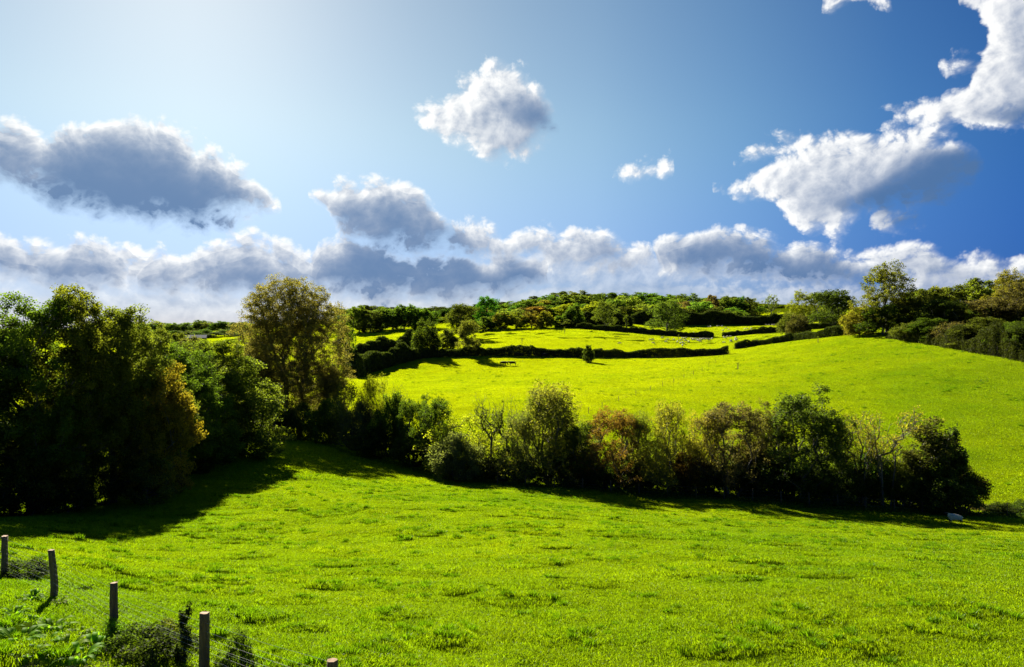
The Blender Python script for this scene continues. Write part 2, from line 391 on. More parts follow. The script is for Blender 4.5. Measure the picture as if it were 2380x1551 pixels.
def ellipsoids(kind, H, W, rng):
    """the lobes a crown fills, as (centre, radii)"""
    E = []; R = W / 2
    if kind == 'oak':
        E.append(((0, 0, .60 * H), (R * .72, R * .72, .30 * H)))
        for i in range(9):
            a = i * 2.4 + rng.uniform(-.4, .4); z = (rng.uniform(.16, .32) if i < 4 else rng.uniform(.3, .8)) * H; q = R * (.66 if z < .6 * H else .45)
            s = rng.uniform(.28, .40) * R
            E.append(((math.cos(a) * q, math.sin(a) * q, z), (s * 1.2, s * 1.2, s * rng.uniform(.75, 1.1))))
        for i in range(4):
            a = rng.uniform(0, 6.28); s = rng.uniform(.22, .34) * R
            E.append(((math.cos(a) * R * .3, math.sin(a) * R * .3, H - s * 1.05 - rng.uniform(0, .06) * H), (s, s, s)))
    elif kind == 'wood':                       # round woodland tree leafed low
        E.append(((0, 0, .52 * H), (R * .8, R * .8, .40 * H)))
        for i in range(10):
            a = i * 2.4 + rng.uniform(-.4, .4); s = R * rng.uniform(.30, .46); z = rng.uniform(.12, .78) * H; q = R * (.62 if z < .6 * H else .42)
            E.append(((math.cos(a) * q, math.sin(a) * q, z), (s, s, s * rng.uniform(.8, 1.2))))
        for i in range(3):
            a = rng.uniform(0, 6.28); s = R * rng.uniform(.2, .32); E.append(((math.cos(a) * R * .3, math.sin(a) * R * .3, H - s), (s, s, s)))
    elif kind == 'tall':                       # woodland edge tree leafed to the ground
        for i in range(16):
            f = (i + .5) / 16; z = (.10 + .84 * f) * H; a = i * 2.4 + rng.uniform(-.5, .5)
            q = R * (1.0 - .5 * max(0, (f - .5) / .5) ** 1.5) * rng.uniform(.4, .8); s = R * rng.uniform(.28, .46) * (1.0 - .25 * f)
            E.append(((math.cos(a) * q, math.sin(a) * q, z), (s, s, s * rng.uniform(1.0, 1.7))))
        E.append(((0, 0, .45 * H), (R * .4, R * .4, .36 * H)))
        for i in range(5):
            a = rng.uniform(0, 6.28); s = R * rng.uniform(.12, .22)
            E.append(((math.cos(a) * R * .35, math.sin(a) * R * .35, H * rng.uniform(.86, 1.0) - s), (s * .8, s * .8, s * 1.5)))
    elif kind == 'egg':                        # dense, rounded cone
        E.append(((0, 0, .42 * H), (R * .92, R * .92, .36 * H))); E.append(((0, 0, .66 * H), (R * .62, R * .62, .33 * H)))
        for i in range(8):
            a = i * .8; E.append(((math.cos(a) * R * .62, math.sin(a) * R * .62, rng.uniform(.25, .55) * H), (R * .35, R * .35, R * .5)))
    elif kind == 'poplar':
        E += [((0, 0, .54 * H), (R * .95, R * .95, .43 * H))] * 2
        E += [((-R * .05, 0, .74 * H), (R * .66, R * .66, .26 * H))] * 2
        for i in range(5):
            a = i * 2.4; z = rng.uniform(.12, .45) * H; E.append(((math.cos(a) * R * .6, math.sin(a) * R * .6, z), (R * .36, R * .36, .12 * H)))
    elif kind == 'vase':
        for i in range(9):
            a = i * 2.4; q = R * rng.uniform(.3, .7); E.append(((math.cos(a) * q, math.sin(a) * q, rng.uniform(.55, .82) * H), (R * .28, R * .28, .18 * H)))
    elif kind == 'bush':
        E.append(((0, 0, .42 * H), (R * .78, R * .78, .50 * H)))
        for i in range(9):
            a = i * 2.4; s = R * rng.uniform(.28, .46); E.append(((math.cos(a) * R * .62, math.sin(a) * R * .62, rng.uniform(.2, .62) * H), (s, s, H * rng.uniform(.16, .32))))
        for i in range(3):
            a = rng.uniform(0, 6.28); E.append(((math.cos(a) * R * .35, math.sin(a) * R * .35, .82 * H), (R * .25, R * .25, .18 * H)))
    elif kind == 'narrow':
        for i in range(8):
            f = i / 7; E.append(((rng.uniform(-.3, .3) * R, rng.uniform(-.3, .3) * R, (.12 + .78 * f) * H), (R * (.75 - .3 * f), R * (.75 - .3 * f), .12 * H)))
    return E

def sample_tips(E, n, rng, inner=0.45):
    w = np.array([e[1][0] * e[1][1] + e[1][0] * e[1][2] for e in E]); w = w / w.sum()
    k = rng.choice(len(E), n, p=w); d = unit(rng.normal(size=(n, 3))); r = (inner + (1 - inner) * rng.uniform(size=n) ** 0.6)
    C = np.array([e[0] for e in E])[k]; R = np.array([e[1] for e in E])[k]
    T = C + d * R * r[:, None]; T[:, 2] = np.maximum(T[:, 2], 0.15)
    return T

def proto(kind, H, W, seed, tips=250, per=40, leaf=0.4, clump=0.9, bare=0.0, stems=1, r_tip=0.012, bf=0.45, up=0.0, fork=0.35, flat=0.15, droop=0.0, step=0.8, wob=.12, ivy=0, aspect=0.62, inner=0.45):
    """trunk mesh and crown mesh of one kind of tree, base at the origin"""
    rng = np.random.default_rng(seed); E = ellipsoids(kind, H, W, rng); T = sample_tips(E, tips, rng, inner)
    trunks = []
    for s in range(stems):
        a = s * 2.4 + rng.uniform(0, 1); sp = 0 if stems == 1 else W * .035 * (1 + s * .25); th = H * fork * (1 if s == 0 else rng.uniform(.6, 1.3))
        lean = 0 if stems == 1 else W * rng.uniform(.03, .14)
        k = 7; tr = []
        for i in range(k + 1):
            f = i / k; q = sp + lean * f
            tr.append(np.array([math.cos(a) * q, math.sin(a) * q, th * f - .3]) + (rng.normal(size=3) * .006 * H * f * np.array([1, 1, 0])))
        trunks.append(tr)
    X, PA, cnt, ends = grow(T, trunks, rng, bf=bf, up=up, step=step, wob=wob)
    trunk = raw_mesh('trunk', *wood_vf(X, PA, cnt, r_tip), mat=MAT['bark'], smooth=True)
    crown = None
    P, tint = [], []
    lit = rng.uniform(size=len(T)) >= bare
    tipt = rng.normal(size=len(T)) * .5
    idx = np.nonzero(lit)[0]
    if per and len(idx):
        num = rng.poisson(per, len(idx)); rep = np.repeat(idx, num)
        cs = clump * rng.uniform(.7, 1.3, len(T))
        off = rng.normal(size=(len(rep), 3)); off = unit(off) * (rng.uniform(size=(len(rep), 1)) ** .5)
        P.append(T[rep] + off * cs[rep][:, None] * np.array([1, 1, .8])); tint.append(tipt[rep] + rng.normal(size=len(rep)) * .45)
    if ivy:
        j = rng.choice(np.nonzero((cnt > len(T) * .04))[0], ivy); d = unit(rng.normal(size=(ivy, 3)))
        P.append(X[j] + d * rng.uniform(.12, .55, (ivy, 1)) + rng.normal(size=(ivy, 3)) * np.array([.05, .05, .3])); tint.append(rng.normal(size=ivy) * .3 - .6)
    if P:
        P = np.concatenate(P); P[:, 2] = np.maximum(P[:, 2], .05); V, F = leaf_vf(P, leaf, rng, flat, aspect, droop)
        crown = raw_mesh('crown', V, F, mat=MAT['leaf'], tint=np.concatenate(tint))
    z = T[:, 2].max() + clump * .7; r = np.percentile(np.abs(T[:, 0]), 98) + clump * .6
    return dict(trunk=trunk, crown=crown, H=z, W=2 * r)

def plant_at(pr, x, y, z, h, w, col, name, label, cat, group=None, rz=0.0, crown='crown', bark=(0.10, 0.085, 0.07)):
    s, t = w / pr['W'], h / pr['H']
    root = empty(name, (x, y, z - .05), rz, (s, s, t)); tag(root, label, cat, group)
    if pr['trunk'] is not None:
        o = link(bpy.data.objects.new('trunk', pr['trunk']), root); o.color = bark + (1,)
    if pr['crown'] is not None:
        o = link(bpy.data.objects.new(crown, pr['crown']), root); o.color = col + (1,)
    return root
def plant(pr, px, Y, top, wpx, col, name, label, cat='tree', group=None, rz=None, crown='crown', bark=(0.10, 0.085, 0.07)):
    """stands a plant on the ground in direction px at distance Y; its height and spread in metres follow from its apparent size"""
    x, y, z = at(px, Y); h = (HORIZON - top) / FPX * Y - z; w = wpx / FPX * Y
    return plant_at(pr, x, y, z, h, w, col, name, label, cat, group, random.uniform(0, 6.28) if rz is None else rz, crown, bark)
def hit(px, py, y0, y1):
    """distance at which the ground shows in that direction"""
    Y = np.linspace(y0, y1, 800); X = (px - 1190) / FPX * Y; row = HORIZON - ground(X, Y) / Y * FPX
    return float(Y[int(np.argmin(np.abs(row - py)))])

def hedge(name, pts, height, width, leaf, per_m, col, label, seed, rough=.25, group=None, tint=0.0, twig=0.0):
    """a hedge along ground points (x, y): leaves through a long ragged box, a woody core inside"""
    rng = np.random.default_rng(seed); pts = np.array(pts, float); seg = np.linalg.norm(np.diff(pts, axis=0), axis=1); cum = np.concatenate([[0], np.cumsum(seg)]); L = cum[-1]
    n = int(L * per_m * 2.4); leaf *= .8; s = rng.uniform(0, L, n); x = np.interp(s, cum, pts[:, 0]); y = np.interp(s, cum, pts[:, 1])
    k = np.clip(np.searchsorted(cum, s) - 1, 0, len(seg) - 1); d = (pts[k + 1] - pts[k]) / seg[k][:, None]
    hh = height * (1 + rough * 2.2 * (vnoise(s / (height * 1.6), s * 0, seed) - .5) + rough * (vnoise(s / (height * .5), s * 0 + 3, seed) - .5))
    # shell-biased cross-section
    side = rng.uniform(-1, 1, n); up = rng.uniform(0, 1, n) ** .8; shell = rng.uniform(size=n)
    side = np.where(shell < .45, np.sign(side) * rng.uniform(.8, 1.08, n), side); up = np.where(shell > .72, rng.uniform(.86, 1.1, n), up)
    ww = width * .5 * (1 - .3 * up) * (1 + .3 * (vnoise(s / 1.3, s * 0 + 9, seed) - .5) + .35 * (vnoise(s / 4.0, s * 0 + 7, seed) - .5))
    px_, py_ = x - d[:, 1] * side * ww, y + d[:, 0] * side * ww
    g = ground(px_, py_); P = np.stack([px_, py_, g + up * hh], 1)
    lf = np.where((np.abs(side) < .78) & (up < .82), leaf * 2.1, leaf)                    # the inside is a thick tangle
    V, F = leaf_vf(P, lf, rng, .1)
    tn = rng.normal(size=n) * .45 + (vnoise(s / 3.0, up * 2, seed + 1) - .5) * .8 + tint
    o0 = pts[len(pts) // 2]; org = np.array([o0[0], o0[1], float(ground(o0[0], o0[1]))])
    root = empty(name, org); tag(root, label, 'hedge', group)
    o = link(bpy.data.objects.new('foliage', raw_mesh('foliage', V - org, F, mat=MAT['hedge_leaf'], tint=tn)), root); o.color = col + (1,)
    m = max(8, int(L * 22)); s = rng.uniform(0, L, m); x = np.interp(s, cum, pts[:, 0]) + rng.uniform(-.36, .36, m) * width; y = np.interp(s, cum, pts[:, 1]) + rng.uniform(-.36, .36, m) * width
    g = ground(x, y); A = np.stack([x, y, g - .1], 1); B = np.stack([x + rng.normal(size=m) * .35, y + rng.normal(size=m) * .35, g + height * rng.uniform(.45, .85, m)], 1)
    v, f = tube_vf(A - org, B - org, np.full(m, .05), np.full(m, .025), 3)
    o = link(bpy.data.objects.new('twigs', raw_mesh('twigs', v, f, mat=MAT['bark'])), root); o.color = (.08, .065, .05, 1)
    return root
# ---------------------------------------------------------------- materials
MAT = {}
def node_mat(name):
    m = bpy.data.materials.new(name); m.use_nodes = True; nt = m.node_tree; nt.nodes.clear()
    out = nt.nodes.new('ShaderNodeOutputMaterial'); MAT[name] = m
    return m, nt, out
def N(nt, t, **kw):
    n = nt.nodes.new(t)
    for k, v in kw.items():
        if k in n.inputs.keys(): n.inputs[k].default_value = v
        else: setattr(n, k, v)
    return n
def noise(nt, vec, scale, detail=4.0, rough=0.55):
    n = N(nt, 'ShaderNodeTexNoise', Scale=scale, Detail=detail, Roughness=rough)
    if vec is not None: nt.links.new(vec, n.inputs['Vector'])
    return n.outputs['Fac']
def ramp(nt, fac, stops):
    r = nt.nodes.new('ShaderNodeValToRGB'); cr = r.color_ramp
    for i, (p, c) in enumerate(stops):
        e = cr.elements[i] if i < 2 else cr.elements.new(p)
        e.position = p; e.color = tuple(c) + (1.0,)
    nt.links.new(fac, r.inputs[0]); return r.outputs[0]
def leafy(nt, out, col, thin, thin_col, gloss=0.05, rough=0.45):
    """reflecting and see-through shares of a leaf or blade"""
    d = nt.nodes.new('ShaderNodeBsdfDiffuse'); t = nt.nodes.new('ShaderNodeBsdfTranslucent'); g = N(nt, 'ShaderNodeBsdfGlossy', Roughness=rough)
    m1 = N(nt, 'ShaderNodeMixShader', Fac=thin); m2 = N(nt, 'ShaderNodeMixShader', Fac=gloss)
    nt.links.new(col, d.inputs[0]); nt.links.new(thin_col, t.inputs[0]); g.inputs[0].default_value = (.9, .92, .85, 1)
    nt.links.new(d.outputs[0], m1.inputs[1]); nt.links.new(t.outputs[0], m1.inputs[2])
    nt.links.new(m1.outputs[0], m2.inputs[1]); nt.links.new(g.outputs[0], m2.inputs[2]); nt.links.new(m2.outputs[0], out.inputs[0])
def mul(nt, a, b):
    S.nt = nt; return mixc(1.0, a, b, 'MULTIPLY')

def build_materials():
    # leaves: the object's own colour, varied leaf by leaf
    m, nt, out = node_mat('leaf')
    oi = nt.nodes.new('ShaderNodeObjectInfo'); at_ = N(nt, 'ShaderNodeAttribute', attribute_name='tint')
    v = ramp(nt, at_.outputs['Fac'], ((0.0, (.62, .64, .7)), (1.0, (1.5, 1.42, .9)), (.5, (1.0, 1.0, 1.0))))
    mr = N(nt, 'ShaderNodeMapRange'); mr.inputs[1].default_value = -1.2; mr.inputs[2].default_value = 1.2
    nt.links.new(at_.outputs['Fac'], mr.inputs[0]); nt.links.new(mr.outputs[0], v.node.inputs[0])
    col = mul(nt, oi.outputs['Color'], v); thin = mul(nt, col, (2.7, 3.0, .9))
    leafy(nt, out, col, .45, thin, .005, .5)
    # the thicker, darker leaves of clipped thorn and holly hedges
    m2 = m.copy(); m2.name = 'hedge_leaf'; MAT['hedge_leaf'] = m2
    for n in m2.node_tree.nodes:
        if n.type == 'MIX_SHADER' and abs(n.inputs[0].default_value - .45) < .001: n.inputs[0].default_value = .24
    # bark
    m, nt, out = node_mat('bark')
    oi = nt.nodes.new('ShaderNodeObjectInfo'); tc = nt.nodes.new('ShaderNodeTexCoord')
    b = N(nt, 'ShaderNodeBsdfPrincipled', Roughness=.9); f = noise(nt, tc.outputs['Object'], 5.0, 6)
    nt.links.new(mul(nt, oi.outputs['Color'], ramp(nt, f, ((.3, (.5, .5, .5)), (.7, (1.4, 1.4, 1.35))))), b.inputs['Base Color']); nt.links.new(b.outputs[0], out.inputs[0])
    # grass blades
    m, nt, out = node_mat('blade')
    oi = nt.nodes.new('ShaderNodeObjectInfo'); tn = N(nt, 'ShaderNodeAttribute', attribute_name='tone', attribute_type='INSTANCER'); ti = N(nt, 'ShaderNodeAttribute', attribute_name='tint')
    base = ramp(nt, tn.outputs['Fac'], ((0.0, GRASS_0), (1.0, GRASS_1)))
    S.nt = nt
    k = (S(ti.outputs['Fac']) * .30 + S(oi.outputs['Random']) * .35 + .82)
    col = mul(nt, base, comb(k, k, k)); thin = mul(nt, col, (1.9, 1.75, .5))
    leafy(nt, out, col, .5, thin, .010, .4)
    # pasture under the blades
    m, nt, out = node_mat('pasture')
    tn = N(nt, 'ShaderNodeAttribute', attribute_name='tone'); ge = nt.nodes.new('ShaderNodeNewGeometry'); b = N(nt, 'ShaderNodeBsdfDiffuse', Roughness=1.0)
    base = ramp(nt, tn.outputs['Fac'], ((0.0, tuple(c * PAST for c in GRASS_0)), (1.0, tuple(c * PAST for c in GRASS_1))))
    f1 = noise(nt, ge.outputs['Position'], .35, 8, .65); f2 = noise(nt, ge.outputs['Position'], 3.0, 5, .7)
    c = mul(nt, base, ramp(nt, f1, ((.3, (.82, .86, .9)), (.7, (1.15, 1.12, 1.0))))); c = mul(nt, c, ramp(nt, f2, ((.25, (.7, .75, .8)), (.65, (1.2, 1.15, 1.0)))))
    bare = N(nt, 'ShaderNodeAttribute', attribute_name='bare'); S.nt = nt
    soil = ramp(nt, f2, ((.3, (.05, .035, .015)), (.7, (.22, .17, .08))))
    c = mixc(S(bare.outputs['Fac']), c, soil)
    nt.links.new(c, b.inputs[0])
    bu = N(nt, 'ShaderNodeBump', Strength=.9, Distance=.35); nt.links.new(noise(nt, ge.outputs['Position'], .9, 9, .72), bu.inputs['Height']); nt.links.new(bu.outputs[0], b.inputs['Normal'])
    nt.links.new(b.outputs[0], out.inputs[0])
    # weathered timber
    m, nt, out = node_mat('timber')
    oi = nt.nodes.new('ShaderNodeObjectInfo'); tc = nt.nodes.new('ShaderNodeTexCoord'); mp = N(nt, 'ShaderNodeMapping', Scale=(14, 14, 1.2)); nt.links.new(tc.outputs['Object'], mp.inputs[0])
    b = N(nt, 'ShaderNodeBsdfPrincipled', Roughness=.85); f = noise(nt, mp.outputs[0], 2.5, 8, .65)
    nt.links.new(ramp(nt, f, ((.25, (.05, .03, .015)), (.75, (.23, .15, .08)), (.5, (.12, .075, .038)))), b.inputs['Base Color'])
    bu = N(nt, 'ShaderNodeBump', Strength=.6, Distance=.02); nt.links.new(f, bu.inputs['Height']); nt.links.new(bu.outputs[0], b.inputs['Normal']); nt.links.new(b.outputs[0], out.inputs[0])
    for name, col, rough, metal in (('cut_wood', (.30, .19, .10), .8, 0), ('wire', (.30, .30, .28), .5, .6), ('black_hide', (.006, .006, .007), .6, 0), ('fleece', (.50, .46, .37), .95, 0), ('sheep_face', (.02, .018, .016), .8, 0),
                                    ('sheet_roof', (.16, .17, .19), .8, 0), ('barn_wall', (.10, .075, .05), .9, 0), ('straw', (.42, .33, .17), .9, 0), ('dark_opening', (.01, .01, .01), 1, 0), ('tube_guard', (.33, .25, .13), .7, 0)):
        m, nt, out = node_mat(name); b = N(nt, 'ShaderNodeBsdfPrincipled', Roughness=rough, Metallic=metal); b.inputs['Specular IOR Level'].default_value = .5 if metal else .12
        tc = nt.nodes.new('ShaderNodeTexCoord'); f = noise(nt, tc.outputs['Object'], 6.0, 5)
        nt.links.new(ramp(nt, f, ((.3, tuple(c * .75 for c in col)), (.7, tuple(min(c * 1.2, .9) for c in col)))), b.inputs['Base Color']); nt.links.new(b.outputs[0], out.inputs[0])
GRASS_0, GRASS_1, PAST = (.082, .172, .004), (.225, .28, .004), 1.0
# ---------------------------------------------------------------- ground and grass
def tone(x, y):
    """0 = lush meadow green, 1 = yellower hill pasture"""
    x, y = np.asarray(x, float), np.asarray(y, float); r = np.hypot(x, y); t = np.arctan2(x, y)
    base = np.interp(r, [0, 60, 95, 130, 300, 420], [.22, .34, .62, .80, .92, .85])  # yellower and brighter with distance: backlight put into the grass colour
    base = base - .42 * np.clip((t - .18) / .35, 0, 1) * np.clip((r - 85) / 30, 0, 1) * np.clip((420 - r) / 120, 0, 1)  # greener, darker hill flank: brightness falloff painted into the colour
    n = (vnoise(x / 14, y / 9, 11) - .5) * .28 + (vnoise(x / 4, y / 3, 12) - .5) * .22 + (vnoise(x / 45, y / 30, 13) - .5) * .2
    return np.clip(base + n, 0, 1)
def fence_side(x, y):
    """metres on the near side of the post and wire fence"""
    return ((x - FENCE[0][0]) * (FENCE[1][1] - FENCE[0][1]) - (y - FENCE[0][1]) * (FENCE[1][0] - FENCE[0][0])) / math.hypot(FENCE[1][0] - FENCE[0][0], FENCE[1][1] - FENCE[0][1])
FENCE = [(-14.4, 20.9), (-14.4 + .1411 * 20.9, .878 * 20.9)]
def bare_patch(x, y):
    s = fence_side(np.asarray(x, float), np.asarray(y, float)); n = vnoise(np.asarray(x) / .9, np.asarray(y) / .9, 21) * .6 + vnoise(np.asarray(x) / .3, np.asarray(y) / .3, 22) * .4
    near = np.clip((s - .6) / 1.0, 0, 1) * np.clip((18 - np.asarray(y)) / 3, 0, 1)
    return np.clip((n - .44) * 4, 0, 1) * near
def build_ground():
    th = np.concatenate([np.radians(np.arange(-180, -64, 3.0)), np.radians(np.arange(-64, 64, .2)), np.radians(np.arange(64, 180.1, 3.0))])
    r = np.concatenate([[0.0], np.exp(np.arange(math.log(3.0), math.log(700), .0075)), np.exp(np.linspace(math.log(705), math.log(9000), 40))])
    R, T = np.meshgrid(r, th, indexing='ij'); x, y = R * np.sin(T), R * np.cos(T)
    z = ground(x, y); far = np.clip((R - 1400) / 2500, 0, 1); z = z * (1 - far) - 30 * far + bumps(x, y) * np.clip((900 - R) / 300, 0, 1)
    nr, nt_ = R.shape; V = np.stack([x, y, z], -1).reshape(-1, 3)
    i, j = np.meshgrid(np.arange(nr - 1), np.arange(nt_ - 1), indexing='ij'); a = i * nt_ + j
    F = np.stack([a, a + nt_, a + nt_ + 1, a + 1], -1).reshape(-1, 4)[:, ::-1]
    me = raw_mesh('ground', V, F, mat=MAT['pasture'], smooth=True)
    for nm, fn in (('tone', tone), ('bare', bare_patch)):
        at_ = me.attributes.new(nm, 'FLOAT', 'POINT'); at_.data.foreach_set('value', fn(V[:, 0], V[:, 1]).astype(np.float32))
    tag(link(bpy.data.objects.new('ground', me)), kind='structure')

def blade_patch(name, n, rad, h, w, seed, spread=.5, clump=0.0):
    rng = np.random.default_rng(seed)
    a = rng.uniform(0, 6.28, n); q = rad * np.sqrt(rng.uniform(size=n)); 
    if clump: q = rad * rng.uniform(size=n) ** 1.2
    P = np.stack([np.cos(a) * q, np.sin(a) * q, np.zeros(n)], 1)
    lean = rng.normal(size=(n, 3)) * spread; lean[:, 2] = 1
    if clump: lean[:, :2] += P[:, :2] / rad * .8
    lean = unit(lean); hh = h * rng.uniform(.5, 1.35, n)
    d = rng.uniform(0, 6.28, n); s = np.stack([np.cos(d), np.sin(d), np.zeros(n)], 1) * (w * .5 * rng.uniform(.6, 1.4, n))[:, None]
    mid = P + lean * hh[:, None] * .55; bend = lean.copy(); bend[:, 2] -= rng.uniform(.1, .7, n); bend = unit(bend)
    tip = mid + bend * hh[:, None] * .5; low = P - np.array([0, 0, .05])
    V = np.stack([low - s, low + s, mid + s * .8, tip, mid - s * .8], 1).reshape(-1, 3); F = np.arange(n * 5).reshape(n, 5)
    return bpy.data.objects.new(name, raw_mesh(name, V, F, mat=MAT['blade'], tint=rng.normal(size=n)))
def scatter(name, P, rot, scl, tn, kinds, sources):
    """one object holding many copies of a few tufts"""
    me = bpy.data.meshes.new(name); me.vertices.add(len(P)); me.vertices.foreach_set('co', P.astype(np.float32).ravel())
    for nm, ty, v in (('scl', 'FLOAT', scl), ('tone', 'FLOAT', tn), ('pick', 'INT', kinds)):
        a = me.attributes.new(nm, ty, 'POINT'); a.data.foreach_set('value', np.asarray(v, np.float32 if ty == 'FLOAT' else np.int32))
    # every tuft is turned at random and lies along the slope
    e = .6; n = unit(np.stack([(ground(P[:, 0] - e, P[:, 1]) - ground(P[:, 0] + e, P[:, 1])) / (2 * e), (ground(P[:, 0], P[:, 1] - e) - ground(P[:, 0], P[:, 1] + e)) / (2 * e), np.ones(len(P))], 1))
    t = np.stack([np.cos(rot), np.sin(rot), np.zeros(len(P))], 1); t = unit(t - n * (t * n).sum(1, keepdims=True)); b = np.cross(n, t)
    eul = np.stack([np.arctan2(b[:, 2], n[:, 2]), -np.arcsin(np.clip(t[:, 2], -1, 1)), np.arctan2(t[:, 1], t[:, 0])], 1)
    a = me.attributes.new('rot', 'FLOAT_VECTOR', 'POINT'); a.data.foreach_set('vector', eul.astype(np.float32).ravel())
    o = link(bpy.data.objects.new(name, me)); tag(o, kind='stuff')
    col = bpy.data.collections.new(name + '_tufts')
    for i, s in enumerate(sources): s.name = 'tuft_%s' % 'abcdefghijklmnop'[i]; col.objects.link(s)      # picked in name order
    ng = bpy.data.node_groups.new(name, 'GeometryNodeTree'); ng.interface.new_socket('Geometry', in_out='INPUT', socket_type='NodeSocketGeometry'); ng.interface.new_socket('Geometry', in_out='OUTPUT', socket_type='NodeSocketGeometry')
    gi, go = ng.nodes.new('NodeGroupInput'), ng.nodes.new('NodeGroupOutput'); iop = ng.nodes.new('GeometryNodeInstanceOnPoints'); ci = ng.nodes.new('GeometryNodeCollectionInfo')
    ci.inputs['Collection'].default_value = col; ci.inputs['Separate Children'].default_value = True; ci.inputs['Reset Children'].default_value = True
    def attr(nm, ty):
        n = ng.nodes.new('GeometryNodeInputNamedAttribute'); n.data_type = ty; n.inputs['Name'].default_value = nm
        return [s for s in n.outputs if s.enabled and s.name == 'Attribute'][0]
    L = ng.links.new
    L(gi.outputs[0], iop.inputs['Points']); L(ci.outputs[0], iop.inputs['Instance']); iop.inputs['Pick Instance'].default_value = True
    L(attr('pick', 'INT'), iop.inputs['Instance Index']); L(attr('rot', 'FLOAT_VECTOR'), iop.inputs['Rotation']); L(attr('scl', 'FLOAT'), iop.inputs['Scale']); L(iop.outputs[0], go.inputs[0])
    o.modifiers.new('scatter', 'NODES').node_group = ng
    return o
def spread_points(n, r0, r1, a0, a1, rng, power=1.0):
    r = (r0 ** (2 * power) + (r1 ** (2 * power) - r0 ** (2 * power)) * rng.uniform(size=n)) ** (.5 / power); t = np.radians(rng.uniform(a0, a1, n))
    return r * np.sin(t), r * np.cos(t)
def build_grass():
    rng = np.random.default_rng(5)
    src = [blade_patch('sward_a', 480, .42, .065, .010, 1, .8), blade_patch('sward_b', 480, .42, .08, .010, 2, .8), blade_patch('sward_c', 380, .42, .07, .012, 3, .8),
           blade_patch('sward_wide_a', 1300, .85, .085, .015, 4, .8), blade_patch('sward_wide_b', 1300, .85, .10, .016, 5, .8),
           blade_patch('sward_far_a', 1500, 1.9, .12, .05, 6, .9), blade_patch('sward_far_b', 1500, 1.9, .14, .055, 7, .9),
           blade_patch('tussock_a', 160, .15, .17, .011, 8, .45, 1), blade_patch('tussock_b', 120, .11, .14, .011, 9, .5, 1),
           blade_patch('sward_top_a', 1200, 3.2, .16, .10, 14, .9), blade_patch('sward_top_b', 1200, 3.2, .18, .11, 15, .9)]
    X, Y, K, SC_ = [], [], [], []
    def add(x, y, kinds, s):
        X.append(x); Y.append(y); K.append(rng.choice(kinds, len(x))); SC_.append(s * rng.uniform(.75, 1.25, len(x)))
    x, y = spread_points(15000, 10, 50, -48, 46, rng, .62); keep = rng.uniform(size=len(x)) > np.maximum(np.maximum(bare_patch(x, y) * .9, .6 * ((fence_side(x, y) > .8) & (x < 0))), (np.hypot(x, y) - 26) / 24); add(x[keep], y[keep], [0, 1, 2], 1.0)
    x, y = spread_points(16000, 24, 96, -48, 46, rng, .8); keep = rng.uniform(size=len(x)) < np.clip((np.hypot(x, y) - 22) / 18, 0, 1); add(x[keep], y[keep], [3, 4], 1.0)
    x, y = spread_points(46000, 74, 330, -44, 45, rng, .72); keep = rng.uniform(size=len(x)) < np.clip((np.hypot(x, y) - 72) / 20, 0, 1); add(x[keep], y[keep], [5, 6], 1.0)
    x, y = spread_points(14000, 270, 640, -34, 40, rng, .8); add(x, y, [9, 10], 1.0)
    # tussocks gather where the ground is rough
    x, y = spread_points(11000, 10, 80, -46, 46, rng, .68); n = vnoise(x / 1.5, y / 1.1, 4) + rng.uniform(-.12, .12, len(x)); k = n > .62; x, y = x[k], y[k]; add(x, y, [7, 8], np.where(np.hypot(x, y) > 40, 1.25, .95))
    x, y = spread_points(9000, 85, 300, -40, 44, rng, .72); n = vnoise(x / 4, y / 3, 14) + rng.uniform(-.1, .1, len(x)); k = n > .6; add(x[k], y[k], [7, 8], rng.uniform(1.2, 2.4, int(k.sum())))
    X, Y, K, SC_ = (np.concatenate(v) for v in (X, Y, K, SC_)); Z = ground(X, Y) + bumps(X, Y) - .01
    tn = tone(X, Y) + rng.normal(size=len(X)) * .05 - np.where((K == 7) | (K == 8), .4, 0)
    # coarse uncut grass on the near side of the fence
    scatter('grass', np.stack([X, Y, Z], 1), rng.uniform(0, 6.28, len(X)), SC_ * np.where((fence_side(X, Y) > -.3) & (Y < 30) & (X < 0), 1.2, 1.0), tn, K, src)

# ---------------------------------------------------------------- things built by hand
def body_mesh(name, joints, edges, mats, pick, levels=1):
    """one continuous skinned figure: joints {name: (x, y, z, radius[, radius])}, bones between them"""
    names = list(joints); me = bpy.data.meshes.new(name)
    me.from_pydata([joints[n][:3] for n in names], [(names.index(a), names.index(b)) for a, b in edges], [])
    o = bpy.data.objects.new(name, me); bpy.context.scene.collection.objects.link(o)
    o.modifiers.new('skin', 'SKIN'); sv = me.skin_vertices[0].data if me.skin_vertices else None
    if sv is None:
        bm = bmesh.new(); bm.from_mesh(me); bm.verts.layers.skin.verify(); bm.to_mesh(me); bm.free(); sv = me.skin_vertices[0].data
    for i, n in enumerate(names):
        r = joints[n][3]; sv[i].radius = (r, joints[n][4] if len(joints[n]) > 4 else r); sv[i].use_root = (i == 0)
    s = o.modifiers.new('sub', 'SUBSURF'); s.levels = s.render_levels = levels
    dg = bpy.context.evaluated_depsgraph_get(); out = bpy.data.meshes.new_from_object(o.evaluated_get(dg)); bpy.data.objects.remove(o)
    out.name = name
    for m in mats: out.materials.append(MAT[m])
    for p in out.polygons: p.use_smooth = True; p.material_index = pick(p.center)
    return out
